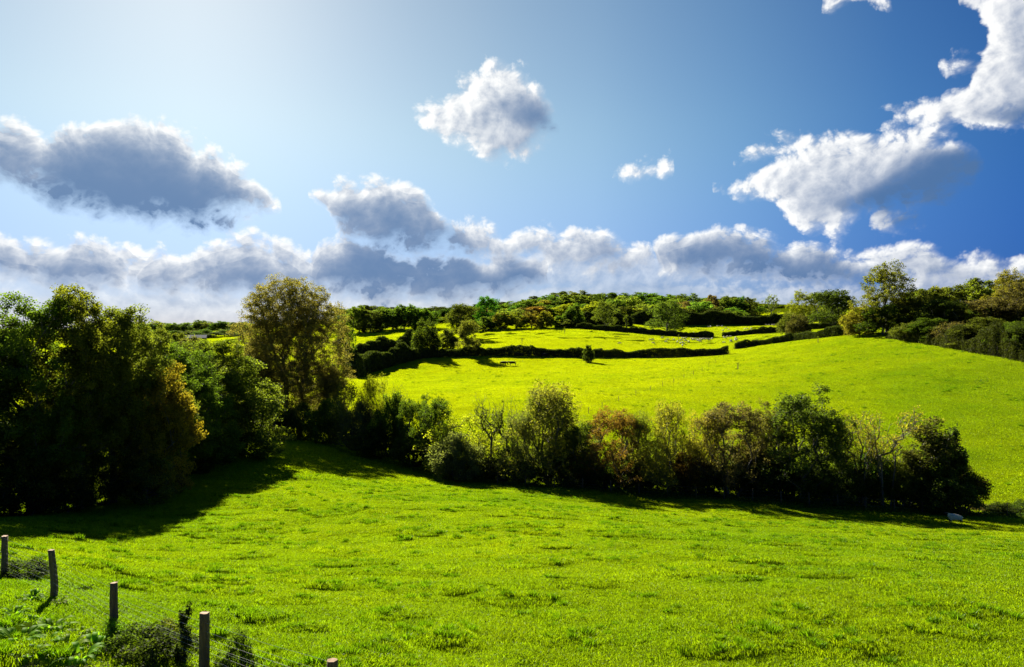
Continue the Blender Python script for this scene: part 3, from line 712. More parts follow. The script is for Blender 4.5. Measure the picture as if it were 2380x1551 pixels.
def cow_mesh(graze):
    j = {'hip': (-.75, 0, 1.08, .30, .32), 'belly': (-.1, 0, 1.02, .36, .40), 'chest': (.6, 0, 1.05, .32, .38), 'neck': (.98, 0, 1.12, .20, .24)}
    if graze: j.update(poll=(1.28, 0, .72, .15, .17), muzzle=(1.40, 0, .22, .10, .11))
    else: j.update(poll=(1.42, 0, 1.22, .16, .17), muzzle=(1.78, 0, 1.02, .10, .11))
    j.update(tail1=(-1.06, 0, 1.15, .05), tail2=(-1.14, 0, .55, .035))
    e = [('hip', 'belly'), ('belly', 'chest'), ('chest', 'neck'), ('neck', 'poll'), ('poll', 'muzzle'), ('hip', 'tail1'), ('tail1', 'tail2')]
    for s, t in ((1, 'l'), (-1, 'r')):
        j['stifle' + t] = (-.72, .2 * s, .82, .17); j['hock' + t] = (-.95, .2 * s, .45, .09); j['hoof' + t] = (-.86, .2 * s, .04, .075)
        j['elbow' + t] = (.62, .2 * s, .72, .13); j['knee' + t] = (.66, .2 * s, .40, .085); j['foot' + t] = (.64, .2 * s, .04, .07)
        j['ear' + t] = (j['poll'][0] - .08, .26 * s, j['poll'][2] + .06, .05)
        e += [('hip', 'stifle' + t), ('stifle' + t, 'hock' + t), ('hock' + t, 'hoof' + t), ('chest', 'elbow' + t), ('elbow' + t, 'knee' + t), ('knee' + t, 'foot' + t), ('poll', 'ear' + t)]
    return body_mesh('cow', j, e, ['black_hide'], lambda c: 0)
def sheep_mesh(graze, levels=1):
    j = {'rump': (-.42, 0, .62, .24, .25), 'mid': (0, 0, .60, .27, .28), 'chest': (.38, 0, .60, .23, .25)}
    if graze: j.update(neck=(.60, 0, .48, .13), poll=(.70, 0, .26, .09), nose=(.78, 0, .07, .055))
    else: j.update(neck=(.60, 0, .76, .13), poll=(.72, 0, .92, .095), nose=(.92, 0, .83, .055))
    j['tail'] = (-.68, 0, .48, .05); e = [('rump', 'mid'), ('mid', 'chest'), ('chest', 'neck'), ('neck', 'poll'), ('poll', 'nose'), ('rump', 'tail')]
    for s, t in ((1, 'l'), (-1, 'r')):
        j['stifle' + t] = (-.42, .13 * s, .42, .10); j['hock' + t] = (-.54, .13 * s, .25, .042); j['hoof' + t] = (-.49, .13 * s, .02, .035)
        j['elbow' + t] = (.38, .12 * s, .38, .08); j['knee' + t] = (.40, .12 * s, .2, .04); j['foot' + t] = (.39, .12 * s, .02, .033)
        j['ear' + t] = (j['poll'][0] - .05, .17 * s, j['poll'][2] + .01, .03)
        e += [('rump', 'stifle' + t), ('stifle' + t, 'hock' + t), ('hock' + t, 'hoof' + t), ('chest', 'elbow' + t), ('elbow' + t, 'knee' + t), ('knee' + t, 'foot' + t), ('poll', 'ear' + t)]
    px, pz = j['poll'][0] - .06, j['poll'][2]
    dark = lambda c: 1 if (c.z < .30 and abs(c.x) < .62 and c.x < .55) or (c.x > px and abs(c.z - pz) < .3) else 0
    return body_mesh('sheep', j, e, ['fleece', 'sheep_face'], dark, levels)

def lathe_post(rng, h, r, lean=0.03, split=False, sides=10, rings=9):
    """a cleft, knotty fence post"""
    V = []; a = np.arange(sides) / sides * 2 * math.pi; rad = r * (1 + rng.normal(size=sides) * .10); dx, dy = rng.normal(size=2) * lean
    bx, by = rng.normal(size=2) * .02
    for i in range(rings):
        f = i / (rings - 1); z = -.35 + (h + .35) * f; rr = rad * (1.06 - .14 * f) * (1 + rng.normal(size=sides) * .035 + .10 * math.exp(-((f - .72) / .06) ** 2) * (a < 2))
        V.append(np.stack([np.cos(a) * rr + dx * f + bx * math.sin(f * 3.1), np.sin(a) * rr + dy * f + by * math.sin(f * 4), np.full(sides, z) + (rng.normal(size=sides) * .006 if i == rings - 1 else 0)], 1))
    V = np.concatenate(V); F = []
    for i in range(rings - 1):
        for k in range(sides): F.append((i * sides + k, i * sides + (k + 1) % sides, (i + 1) * sides + (k + 1) % sides, (i + 1) * sides + k))
    me = bpy.data.meshes.new('post'); top = tuple(range((rings - 1) * sides, rings * sides)); me.from_pydata(V.tolist(), [], F + [top]); me.materials.append(MAT['timber']); me.materials.append(MAT['cut_wood'])
    me.polygons[len(F)].material_index = 1
    for p in me.polygons: p.use_smooth = p.index < len(F)
    return me
def box_vf(x0, x1, y0, y1, z0, z1):
    V = np.array([(x, y, z) for z in (z0, z1) for y in (y0, y1) for x in (x0, x1)], float)
    return V, np.array([(0, 2, 3, 1), (4, 5, 7, 6), (0, 1, 5, 4), (2, 6, 7, 3), (0, 4, 6, 2), (1, 3, 7, 5)])
def strand(A, B, sag, r, n=6, wig=0.0, rng=None):
    f = np.linspace(0, 1, n + 1)[:, None]; P = A + (B - A) * f; P[:, 2] -= (sag * 4 * f * (1 - f))[:, 0]
    if wig: P[1:-1] += rng.normal(size=(n - 1, 3)) * wig
    return tube_vf(P[:-1], P[1:], np.full(n, r), np.full(n, r), 4)
def wire_fence(name, label, spots, h, r, wires, wr, seed, net=False, group=None, sink=0.0):
    """posts standing at ground points joined by wires"""
    rng = np.random.default_rng(seed); Z = ground(np.array([p[0] for p in spots]), np.array([p[1] for p in spots])) - sink
    org = Vector((spots[0][0], spots[0][1], Z[0])); root = empty(name, org); tag(root, label, 'fence', group); tops = []
    for (x, y), z in zip(spots, Z):
        hh = h * rng.uniform(.93, 1.06)
        o = link(bpy.data.objects.new('post', lathe_post(rng, hh, r * rng.uniform(.85, 1.2))), root); o.location = Vector((x, y, z)) - org; o.rotation_euler = (0, 0, rng.uniform(0, 6))
        tops.append(np.array([x - org.x, y - org.y, z - org.z]))
    for w in wires:
        parts = [strand(a + np.array([0, 0, w]), b + np.array([0, 0, w]), .02, wr, 6, .006, rng) for a, b in zip(tops[:-1], tops[1:])]
        link(bpy.data.objects.new('wire', raw_mesh('wire', *join_vf(parts), mat=MAT['wire'])), root)
    if net:
        A, B = [], []
        for a, b in zip(tops[:-1], tops[1:]):
            for f in np.linspace(0, 1, 14)[1:-1]:
                p = a + (b - a) * f; A.append(p + np.array([0, 0, .12])); B.append(p + np.array([0, 0, .78]))
            for zz in (.12, .26, .40, .54, .66, .78): A.append(a + np.array([0, 0, zz])); B.append(b + np.array([0, 0, zz]))
        A, B = np.array(A), np.array(B); link(bpy.data.objects.new('netting', raw_mesh('netting', *tube_vf(A, B, np.full(len(A), .0011), np.full(len(A), .0011), 3), mat=MAT['wire'])), root)
    return root
def blade_leaf(L, W, n=6, arch=.5, curl=.25):
    """a strap leaf along +x, rising then arching over"""
    f = np.linspace(0, 1, n); w = W * np.sin(np.clip(f * .93 + .07, 0, 1) * math.pi) ** .8 * .5; x = L * f * (1 - .15 * arch * f); z = L * arch * (f - .85 * f * f) * 1.6
    V = np.concatenate([np.stack([x, w, z + np.abs(w) * curl], 1), np.stack([x, -w, z + np.abs(w) * curl], 1), np.stack([x, w * 0, z], 1)])
    F = [(i, i + 1, 2 * n + i + 1, 2 * n + i) for i in range(n - 1)] + [(2 * n + i, 2 * n + i + 1, n + i + 1, n + i) for i in range(n - 1)]
    return V, np.array(F)
def dock_mesh(seed, k=22, L=.34):
    rng = np.random.default_rng(seed); parts = []
    for i in range(k):
        v, f = blade_leaf(L * rng.uniform(.55, 1.2), L * rng.uniform(.15, .24), 6, rng.uniform(.25, 1.1)); a = rng.uniform(0, 6.28); c, s = math.cos(a), math.sin(a)
        v = v @ np.array([[c, s, 0], [-s, c, 0], [0, 0, 1]]) + np.array([c * .03, s * .03, 0]); parts.append((v, f))
    V, F = join_vf(parts); return raw_mesh('leaves', V, F, mat=MAT['leaf'], tint=np.repeat(rng.normal(size=k) * .4, 10), smooth=True)
def dead_stump(px, Y, top, label):
    x, y, z = at(px, Y); h = (HORIZON - top) / FPX * Y - z; rng = np.random.default_rng(77)
    T = np.array([(rng.normal() * .10 * h, rng.normal() * .10 * h, h * rng.uniform(.6, 1.0)) for i in range(9)])
    X, PA, cnt, e = grow(T, [[np.array([0, 0, -.3 + h * .6 * i / 5]) for i in range(6)]], rng, step=.8)
    root = empty('dead_tree', (x, y, z)); tag(root, label, 'dead tree')
    o = link(bpy.data.objects.new('trunk', raw_mesh('trunk', *wood_vf(X, PA, cnt, .16, .5), mat=MAT['bark'])), root); o.color = (.12, .10, .06, 1)
    j = rng.choice(len(X), 900); V, F = leaf_vf(X[j] + rng.normal(size=(900, 3)) * .35, .38, rng); o = link(bpy.data.objects.new('ivy', raw_mesh('ivy', V, F, mat=MAT['leaf'], tint=rng.normal(size=900) * .4)), root); o.color = (.06, .075, .012, 1)
# ---------------------------------------------------------------- the scene
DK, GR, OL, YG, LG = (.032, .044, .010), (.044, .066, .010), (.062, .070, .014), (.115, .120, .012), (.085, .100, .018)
RU, BR, OR, GY, GO = (.086, .050, .016), (.062, .050, .026), (.30, .135, .012), (.062, .068, .034), (.115, .098, .018)
def shift(c, rng, a=.12): return tuple(float(v * (1 + rng.normal() * a)) for v in c)

def build_protos():
    P = {}
    P['maple'] = proto('wood', 17, 11, 11, tips=720, per=150, leaf=.155, clump=.62, r_tip=.012, fork=.45, aspect=.75)
    P['ash'] = proto('wood', 16, 10, 12, tips=620, per=150, leaf=.16, clump=.66, r_tip=.012, fork=.5, aspect=.7)
    P['thorn'] = proto('wood', 11, 8.0, 13, tips=480, per=80, leaf=.18, clump=.6, r_tip=.011, fork=.35, aspect=.75)
    P['poplar'] = proto('poplar', 26, 16.5, 21, tips=3000, per=78, leaf=.14, clump=.58, stems=3, r_tip=.0085, bf=.18, up=2.6, fork=.42, step=1.0, inner=.25, aspect=.8)
    P['row_dense'] = proto('tall', 10, 8, 31, tips=420, per=62, leaf=.17, clump=.55, stems=2, r_tip=.011, fork=.4)
    P['row_dense_b'] = proto('oak', 10, 9, 32, tips=420, per=52, leaf=.17, clump=.55, stems=3, r_tip=.012, fork=.35)
    P['row_airy'] = proto('oak', 10, 8.5, 33, tips=800, per=24, leaf=.16, clump=.5, stems=2, r_tip=.009, up=1.2, fork=.4, inner=.2)
    P['row_sparse'] = proto('vase', 10, 8, 34, tips=520, per=14, leaf=.15, clump=.45, bare=.3, stems=4, r_tip=.009, up=2.0, fork=.35, bf=.2, inner=.1, wob=.05)
    P['row_vase'] = proto('vase', 11, 8, 35, tips=330, per=12, leaf=.15, clump=.45, bare=.45, stems=5, r_tip=.010, up=2.2, fork=.5, bf=.2, ivy=900, inner=.1, wob=.05)
    P['bare'] = proto('vase', 10, 6, 36, tips=260, per=0, stems=2, r_tip=.009, up=2.4, fork=.4, bf=.15, ivy=350, inner=.1, wob=.05)
    P['ivy_bare'] = proto('vase', 9, 7, 37, tips=120, per=0, stems=3, r_tip=.014, up=1.0, fork=.45, bf=.2, ivy=6000, inner=.2)
    P['narrow'] = proto('narrow', 9, 4, 38, tips=220, per=55, leaf=.17, clump=.5, r_tip=.011)
    P['shrub'] = proto('bush', 5, 6.5, 41, tips=380, per=55, leaf=.16, clump=.5, stems=5, r_tip=.008, fork=.2)
    P['shrub_b'] = proto('bush', 4, 5, 42, tips=260, per=55, leaf=.15, clump=.45, stems=5, r_tip=.008, fork=.2)
    P['shrub_airy'] = proto('bush', 5, 6.5, 43, tips=420, per=20, leaf=.15, clump=.5, stems=5, r_tip=.008, fork=.25, inner=.25)
    P['oak_big'] = proto('oak', 22, 20, 51, tips=520, per=46, leaf=.42, clump=1.15, r_tip=.022, fork=.3)
    P['oak_open'] = proto('oak', 22, 20, 52, tips=560, per=42, leaf=.40, clump=1.0, r_tip=.022, fork=.3)
    P['oak_mid'] = proto('oak', 16, 15, 53, tips=320, per=44, leaf=.45, clump=1.1, r_tip=.022, fork=.28)
    P['egg'] = proto('egg', 10, 10, 54, tips=380, per=48, leaf=.32, clump=.8, r_tip=.014, fork=.25)
    P['sparse_oak'] = proto('oak', 15, 14, 55, tips=150, per=16, leaf=.5, clump=.9, r_tip=.035, fork=.35)
    for i in range(5): P['wood%d' % i] = proto('wood', 16, 15, 60 + i, tips=190, per=52, leaf=.62, clump=1.25, r_tip=.03, fork=.25)
    P['far_shrub'] = proto('bush', 6, 8, 66, tips=150, per=34, leaf=.5, clump=.9, stems=3, r_tip=.02, fork=.2)
    P['bramble'] = proto('bush', 1.3, 2.2, 67, tips=300, per=16, leaf=.085, clump=.2, stems=6, r_tip=.003, fork=.2, step=.2, aspect=.8)
    P['ivy_column'] = proto('narrow', 1.2, .34, 68, tips=120, per=16, leaf=.055, clump=.06, r_tip=.003, step=.1, aspect=.8)
    return P

def build_scene():
    random.seed(4); rng = np.random.default_rng(99)
    build_ground(); build_grass()
    P = build_protos()
    # --- the dark tree belt beside the meadow
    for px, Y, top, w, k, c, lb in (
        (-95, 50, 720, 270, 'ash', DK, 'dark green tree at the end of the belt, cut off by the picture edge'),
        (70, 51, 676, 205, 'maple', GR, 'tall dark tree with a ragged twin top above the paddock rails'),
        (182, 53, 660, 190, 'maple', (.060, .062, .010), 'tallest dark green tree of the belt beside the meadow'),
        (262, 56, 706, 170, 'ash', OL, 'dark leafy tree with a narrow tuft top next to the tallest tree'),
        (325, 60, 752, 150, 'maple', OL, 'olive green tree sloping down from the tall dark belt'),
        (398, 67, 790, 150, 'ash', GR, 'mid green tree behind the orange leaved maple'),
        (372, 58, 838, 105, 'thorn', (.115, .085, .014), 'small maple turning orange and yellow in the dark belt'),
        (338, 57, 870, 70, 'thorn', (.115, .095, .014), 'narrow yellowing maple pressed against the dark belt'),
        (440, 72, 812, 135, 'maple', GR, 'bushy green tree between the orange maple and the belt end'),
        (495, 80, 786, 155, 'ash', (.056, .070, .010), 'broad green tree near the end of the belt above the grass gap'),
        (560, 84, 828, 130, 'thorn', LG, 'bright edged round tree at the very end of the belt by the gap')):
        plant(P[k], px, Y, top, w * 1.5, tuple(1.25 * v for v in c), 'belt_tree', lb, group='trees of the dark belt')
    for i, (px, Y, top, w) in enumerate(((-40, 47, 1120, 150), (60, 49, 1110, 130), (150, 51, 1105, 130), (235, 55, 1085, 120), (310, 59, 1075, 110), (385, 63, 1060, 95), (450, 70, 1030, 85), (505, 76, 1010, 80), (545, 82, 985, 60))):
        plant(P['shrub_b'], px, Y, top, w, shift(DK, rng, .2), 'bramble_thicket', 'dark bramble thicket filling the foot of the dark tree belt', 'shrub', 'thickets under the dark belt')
    for i, (px, Y, top, w, k) in enumerate(((440, 180, 778, 90, 'wood1'), (395, 200, 765, 90, 'wood0'), (475, 190, 805, 70, 'wood2'), (350, 210, 762, 80, 'wood3'), (520, 160, 838, 70, 'egg'))):
        plant(P[k], px, Y, top, w, shift(OL if i % 2 else GY, rng), 'hedgerow_tree', 'greyish green tree showing over the top of the dark belt', group='trees behind the dark belt')
    # --- the poplar and what grows round it
    plant(P['poplar'], 680, 119, 634, 250, (.108, .089, .036), 'poplar_tree', 'very tall olive brown poplar with fine upright branches', rz=.4)
    plant(P['poplar'], 598, 121, 775, 90, (.102, .086, .036), 'poplar_tree', 'lower olive brown poplar leaning out beside the very tall one', rz=2.0)
    plant(P['poplar'], 772, 117, 850, 75, (.102, .086, .036), 'poplar_tree', 'thin olive poplar sapling on the hill side of the tall poplar', rz=1.0)
    plant(P['wood1'], 800, 215, 733, 52, GR, 'hedgerow_tree', 'green tree half hidden behind the tall poplar')
    for px, Y, top, w, k, c, lb in (
        (628, 108, 940, 75, 'shrub', DK, 'dark shrub at the foot of the poplar nearest the grass gap'), (700, 110, 930, 100, 'shrub', OL, 'brownish shrub in front of the poplar trunks'),
        (655, 113, 900, 85, 'shrub_airy', OL, 'airy olive shrub rising among the lower poplar branches'), (765, 106, 925, 110, 'shrub', GR, 'broad dark green shrub between poplar and thicket'),
        (812, 104, 880, 100, 'shrub_airy', OL, 'airy olive shrub against the clipped hedge end'), (838, 100, 925, 105, 'shrub', GY, 'grey green shrub in the middle of the thicket'),
        (873, 101, 866, 95, 'row_airy', YG, 'yellow green airy tree rising out of the thicket'), (906, 97, 905, 100, 'shrub', GR, 'dark rounded shrub below the yellow green airy tree'),
        (925, 99, 872, 55, 'bare', OL, 'ivy clad slender stem standing in the thicket'), (962, 94, 922, 115, 'row_dense_b', GR, 'dark green bushy tree in the thicket before the open hill'),
        (1016, 90, 910, 118, 'row_dense', GR, 'dense dark green tree where the thicket meets the open hill'), (880, 96, 985, 120, 'shrub', DK, 'very dark low shrub along the shaded field edge'),
        (960, 91, 1000, 120, 'shrub', DK, 'very dark low shrub with brambles near the field bend')):
        plant(P[k], px, Y, top, w, c, 'shrub' if 'shrub' in k else 'thicket_tree', lb, 'shrub' if 'shrub' in k else 'tree')
    # --- the row of trees along the stream
    ry = lambda px: float(np.interp(px, [1000, 1190, 1500, 1900, 2240], [88.5, 81.5, 77, 74.5, 72]))
    for px, dy, top, w, k, c, lb in (
        (1080, 1, 958, 165, 'shrub_airy', YG, 'spreading yellow green bush at the start of the stream row'), (1068, -3, 998, 125, 'shrub', GY, 'grey green twiggy bush in front of the yellow green one'),
        (1134, 1, 895, 68, 'bare', OL, 'bare thin tree with fine twigs against the bright hill'), (1172, 2, 898, 55, 'bare', OL, 'second bare thin tree close behind the first one'),
        (1208, 0, 952, 95, 'row_airy', GY, 'grey olive airy tree with an ivy stem'), (1282, 1, 880, 195, 'row_airy', (.09, .085, .02), 'large olive tree with a broad airy dome in the stream row'),
        (1262, 2, 905, 120, 'row_dense_b', OL, 'olive leafy tree filling the heart of the broad dome'), (1350, 0, 968, 105, 'row_dense', DK, 'dark tree between the olive dome and the russet tree'),
        (1425, 0, 944, 155, 'row_dense_b', RU, 'russet brown tree with an orange top'), (1492, 1, 950, 105, 'row_airy', OL, 'thin grey olive tree beside the russet tree'),
        (1555, 0, 926, 135, 'row_airy', (.10, .092, .016), 'half bare yellowish tree with upright twigs'), (1635, 1, 950, 115, 'row_airy', GO, 'thin olive tree before the brown domed tree'),
        (1703, 0, 925, 170, 'row_dense_b', BR, 'brown domed tree with dull autumn leaves'), (1778, 1, 930, 115, 'row_dense', (.055, .05, .018), 'brown green tree squeezed between brown dome and dark giant'),
        (1858, 0, 890, 195, 'row_dense', DK, 'tallest dark green tree of the stream row'), (1932, 0, 940, 115, 'row_dense', DK, 'dark green tree on the shoulder of the tallest one'),
        (2010, 0, 945, 95, 'row_vase', GO, 'half bare tree with several ivy clad trunks'), (2062, 0, 932, 130, 'row_vase', GO, 'half bare tree spreading like a vase with yellow leaves'),
        (2150, 0, 962, 110, 'narrow', (.045, .045, .014), 'narrow dark ivy covered tree near the row end'), (2196, 1, 975, 105, 'ivy_bare', DK, 'bare branched ivy tree at the end of the row'),
        (2205, -1, 1072, 140, 'shrub', DK, 'dark round bush closing the end of the row')):
        plant(P[k], px, ry(px) + dy, top, w * 1.15, tuple(1.4 * v for v in c), 'shrub' if 'shrub' in k else 'stream_tree', lb, 'shrub' if 'shrub' in k else 'tree', None)
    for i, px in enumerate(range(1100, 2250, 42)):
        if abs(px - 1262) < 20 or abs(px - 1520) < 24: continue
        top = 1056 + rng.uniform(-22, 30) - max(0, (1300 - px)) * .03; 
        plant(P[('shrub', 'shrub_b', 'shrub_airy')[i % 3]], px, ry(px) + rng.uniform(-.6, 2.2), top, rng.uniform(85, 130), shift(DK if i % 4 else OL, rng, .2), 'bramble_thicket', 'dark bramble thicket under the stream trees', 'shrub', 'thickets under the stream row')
    for px, top, w, c in ((1320, 1000, 90, OL), (1462, 1010, 90, BR), (1520, 1020, 95, OL), (1590, 1000, 100, OL), (1650, 1015, 90, GY), (1745, 1010, 90, BR), (1985, 1030, 90, OL), (2040, 1040, 100, GR), (2110, 1030, 90, OL)):
        plant(P['shrub_airy'], px, ry(px) + 1.5, top, w, shift(c, rng), 'stream_shrub', 'airy olive or brownish shrub between the stream trees', 'shrub', 'airy shrubs of the stream row')
    for px, Y, top, w, c, lb in ((2330, 72, 1168, 80, DK, 'low dark bush on the rough bank past the row end'), (2385, 73, 1160, 70, GR, 'low green bush at the far end of the rough bank'), (2290, 74, 1172, 60, (.14, .11, .05), 'straw coloured dead brush on the rough bank')):
        plant(P['shrub_b'], px, Y, top, w, c, 'bank_shrub', lb, 'shrub')
    # rough herbage along the foot of the row
    n = 26000; q = rng.uniform(560, 2500, n); Yb = np.interp(q, [560, 700, 800, 1000, 1190, 1500, 1900, 2240, 2500], [100, 112, 97, 85.5, 78.5, 74.5, 71.8, 70, 69.5]) + rng.uniform(-1.1, 2.6, n)
    x = (q - 1190) / FPX * Yb; hgt = .75 * (vnoise(x / 1.4, Yb / 1.4, 31)) * rng.uniform(size=n) * np.clip(1.2 - np.abs(Yb - np.interp(q, [560, 700, 800, 1000, 1190, 1500, 1900, 2240, 2500], [100.7, 112.7, 97.7, 86.2, 79.2, 75.2, 72.5, 70.7, 70.2])) / 2.0, .1, 1)
    V, F = leaf_vf(np.stack([x, Yb, ground(x, Yb) + hgt], 1), .17, rng, .4)
    o = link(bpy.data.objects.new('rough_vegetation', raw_mesh('rough_vegetation', V, F, mat=MAT['leaf'], tint=rng.normal(size=n) * .5))); o.color = (.055, .085, .016, 1); tag(o, kind='stuff')
    # --- hedges
    gp = lambda pts: [((px - 1190) / FPX * Y, Y) for px, Y in [(px, hit(px, py, a, b)) for px, py, a, b in pts]]
    hedge('hedge', gp(((1708, 812, 200, 300), (1750, 805, 200, 310), (1800, 799, 200, 310), (1850, 792, 200, 310), (1900, 787, 200, 310), (1950, 781, 190, 300), (1992, 777, 190, 280))), 2.4, 2.2, 0.38, 247, (.042, .054, .014), 'clipped hedge curving up the hill from the gap to the great oak', 1, .3)
    hedge('hedge', gp(((1692, 824, 200, 300), (1600, 829, 200, 300), (1500, 831, 200, 300), (1400, 831, 200, 300))), 2.6, 2.3, 0.38, 260, (.042, .054, .014), 'long clipped hedge with ragged top ending at the gateway gap', 2, .2)
    hedge('hedge', gp(((1400, 831, 200, 300), (1300, 829, 200, 300), (1200, 827, 200, 300), (1100, 828, 200, 300), (1000, 832, 200, 300), (960, 836, 200, 290))), 2.9, 2.6, 0.40, 260, (.042, .054, .014), 'dark shaded hedge behind the black cattle', 3, .25)
    hedge('hedge', gp(((962, 836, 190, 290), (920, 846, 180, 260), (880, 858, 170, 240), (845, 868, 165, 230), (812, 878, 160, 220))), 4.8, 4.0, 0.43, 494, (.042, .054, .014), 'tall bushy hedge running downhill towards the poplar', 4, .3)
    hedge('hedge', gp(((1342, 764, 380, 430), (1400, 768, 370, 420), (1450, 772, 360, 410), (1510, 777, 350, 410), (1580, 782, 340, 400), (1658, 785, 330, 390))), 2.5, 2.3, 0.45, 221, (.042, .054, .014), 'low dark hedge in front of the spreading field oak', 5, .25)
    hedge('hedge', gp(((1680, 783, 330, 390), (1740, 778, 320, 400), (1800, 773, 320, 400), (1860, 768, 320, 400), (1950, 762, 310, 400))), 2.5, 2.3, 0.45, 221, (.042, .054, .014), 'low dark hedge above the sheep on the open hill', 6, .25)
    hedge('hedge', gp(((808, 829, 200, 330), (840, 826, 220, 330), (900, 815, 230, 330), (955, 805, 240, 330))), 4.6, 4.0, 0.46, 390, (.042, .054, .014), 'overgrown hedge below the pale upper meadow beside the poplar', 7, .45)
    hedge('hedge', [((px - 1190) / FPX * Y, Y) for px, Y in ((1470, 452), (1560, 462), (1650, 470), (1750, 474), (1850, 474), (1932, 465))], 7.2, 5.0, .62, 330, (.042, .054, .014), 'tall dark hedge along the top of the uppermost sheep field', 8, .3)
    hedge('hedge', [((px - 1190) / FPX * Y, Y) for px, Y in ((1470, 430), (1400, 436), (1345, 432))], 5.5, 4.0, .6, 280, (.042, .054, .014), 'dark hedge in front of the far wood beside the dead tree', 12, .3)
    hedge('hedge', gp(((2070, 784, 200, 230), (2130, 793, 180, 215), (2190, 803, 170, 205), (2250, 814, 160, 200), (2320, 827, 150, 185), (2400, 842, 140, 175), (2500, 858, 130, 165))), 3.6, 4.0, 0.31, 560, (.040, .046, .013), 'tall overgrown hedge sloping down the hill edge', 9, .8)
    for px, Y, top, w, k, c, lb in (
        (2105, 206, 748, 75, 'shrub', OL, 'olive bush at the upper end of the overgrown hedge'), (2165, 199, 738, 95, 'thorn', GR, 'dark bush rising from the overgrown hedge below the great oak'),
        (2222, 189, 745, 100, 'shrub_airy', BR, 'twiggy brown bush standing up from the overgrown hedge'), (2285, 180, 735, 110, 'thorn', OL, 'tall olive bush in the middle of the overgrown hedge'),
        (2350, 170, 745, 120, 'shrub', GR, 'broad dark bush low on the overgrown hedge'), (2405, 162, 735, 110, 'thorn', DK, 'dark tall bush at the lowest visible end of the overgrown hedge')):
        plant(P[k], px, Y, top, w, c, 'shrub', lb, 'shrub')
    # --- great oak and the wood on the hill
    for px, Y, top, w, k, c, lb in (
        (2062, 230, 604, 155, 'oak_open', (.078, .078, .014), 'great spreading oak standing high on the hill crest'), (1998, 232, 706, 80, 'egg', GO, 'yellowish round tree leaning against the great oak'),
        (2112, 226, 688, 110, 'oak_mid', OL, 'olive crown filling the lower side of the great oak'), (2052, 225, 705, 100, 'oak_mid', GR, 'dark low crown under the great oak'),
        (2192, 212, 692, 115, 'oak_mid', DK, 'dark round tree between the great oak and the hill wood'), (2160, 300, 668, 100, 'wood0', OL, 'pale olive tree on the hill skyline next to the great oak'),
        (2225, 295, 655, 105, 'wood2', OL, 'olive domed tree on the hill skyline'), (2285, 285, 644, 100, 'wood0', LG, 'light green domed tree on the hill skyline'),
        (2302, 210, 688, 125, 'oak_mid', BR, 'brownish tree in the middle of the hill wood'), (2368, 204, 652, 140, 'oak_big', BR, 'large brown tree at the picture edge of the hill wood'),
        (2350, 265, 622, 105, 'oak_open', GO, 'yellow topped tree highest in the hill wood'), (2445, 240, 640, 120, 'oak_big', OL, 'olive tree just beyond the picture edge on the hill'),
        (2250, 225, 705, 90, 'oak_mid', OL, 'olive bushy tree behind the overgrown hedge'), (1938, 330, 670, 108, 'oak_mid', DK, 'dark solid oak above the curving hedge'),
        (1868, 425, 672, 78, 'oak_open', YG, 'tall yellow green tree behind the dark solid oak'), (1912, 430, 676, 75, 'oak_mid', LG, 'light green tree tucked behind the dark solid oak'),
        (1793, 540, 683, 44, 'sparse_oak', LG, 'see-through small oak alone on the far skyline'), (1550, 392, 695, 95, 'oak_big', (.058, .082, .016), 'broad spreading oak standing in the low hedge among fields'),
        (1406, 412, 694, 58, 'oak_open', (.072, .088, .016), 'tall slim oak with ivy trunk beside the far wood'), (1856, 282, 727, 56, 'egg', (.05, .046, .02), 'small dark brownish tree growing out of the curving hedge'),
        (1832, 318, 723, 50, 'egg', OL, 'small olive tree just behind the dark brownish hedge tree'), (1074, 345, 703, 80, 'oak_mid', (.05, .058, .012), 'dark olive oak behind the two hedge trees'),
        (1132, 430, 686, 62, 'oak_mid', (.035, .095, .012), 'vivid green round tree rising above the far wood'), (991, 262, 737, 68, 'egg', DK, 'dense dark egg shaped tree on the hedge above the cattle'),
        (1087, 262, 741, 56, 'oak_mid', (.088, .088, .022), 'light olive small tree on the hedge above the cattle'), (1042, 285, 764, 52, 'far_shrub', OL, 'olive bush mass between the two hedge trees'),
        (1368, 252, 801, 28, 'far_shrub', DK, 'small dark bush sticking up from the clipped hedge')):
        plant(P[k], px, Y, top, w, c, 'hedge_tree' if w < 70 else 'oak_tree', lb)
    dead_stump(1456, 408, 734, 'ivy wrapped dead tree with a broken top by the far wood')
    # bushes before the far wood
    for i, (px, Y, top, w, c) in enumerate(((1130, 405, 735, 52, OL), (1165, 410, 727, 60, GO), (1200, 412, 724, 62, YG), (1235, 415, 722, 58, LG), (1266, 410, 722, 44, YG), (1300, 415, 734, 50, GR), (1335, 418, 708, 54, GR), (1320, 408, 742, 52, OL), (1100, 400, 742, 44, GR))):
        plant(P['far_shrub' if w < 56 else 'wood3'], px, Y, top, w, shift(c, rng), 'wood_edge_shrub', 'yellow green to olive bushy tree at the edge of the far wood', 'tree', 'bushy trees edging the far wood')
    # --- the far wood on the skyline
    skx = [780, 815, 860, 905, 950, 1000, 1060, 1120, 1180, 1240, 1290, 1335, 1385, 1430, 1480, 1530, 1570, 1610, 1650, 1700, 1735, 1775]
    sky_ = [722, 718, 708, 712, 714, 716, 714, 706, 700, 692, 684, 678, 685, 682, 676, 684, 680, 684, 686, 690, 694, 712]
    words_ = {'DK': 'dark green', 'GR': 'mid green', 'OL': 'olive', 'YG': 'yellow green', 'BR': 'brownish', 'LG': 'light green'}; cols = dict(DK=DK, GR=GR, OL=OL, YG=YG, BR=BR, LG=LG)
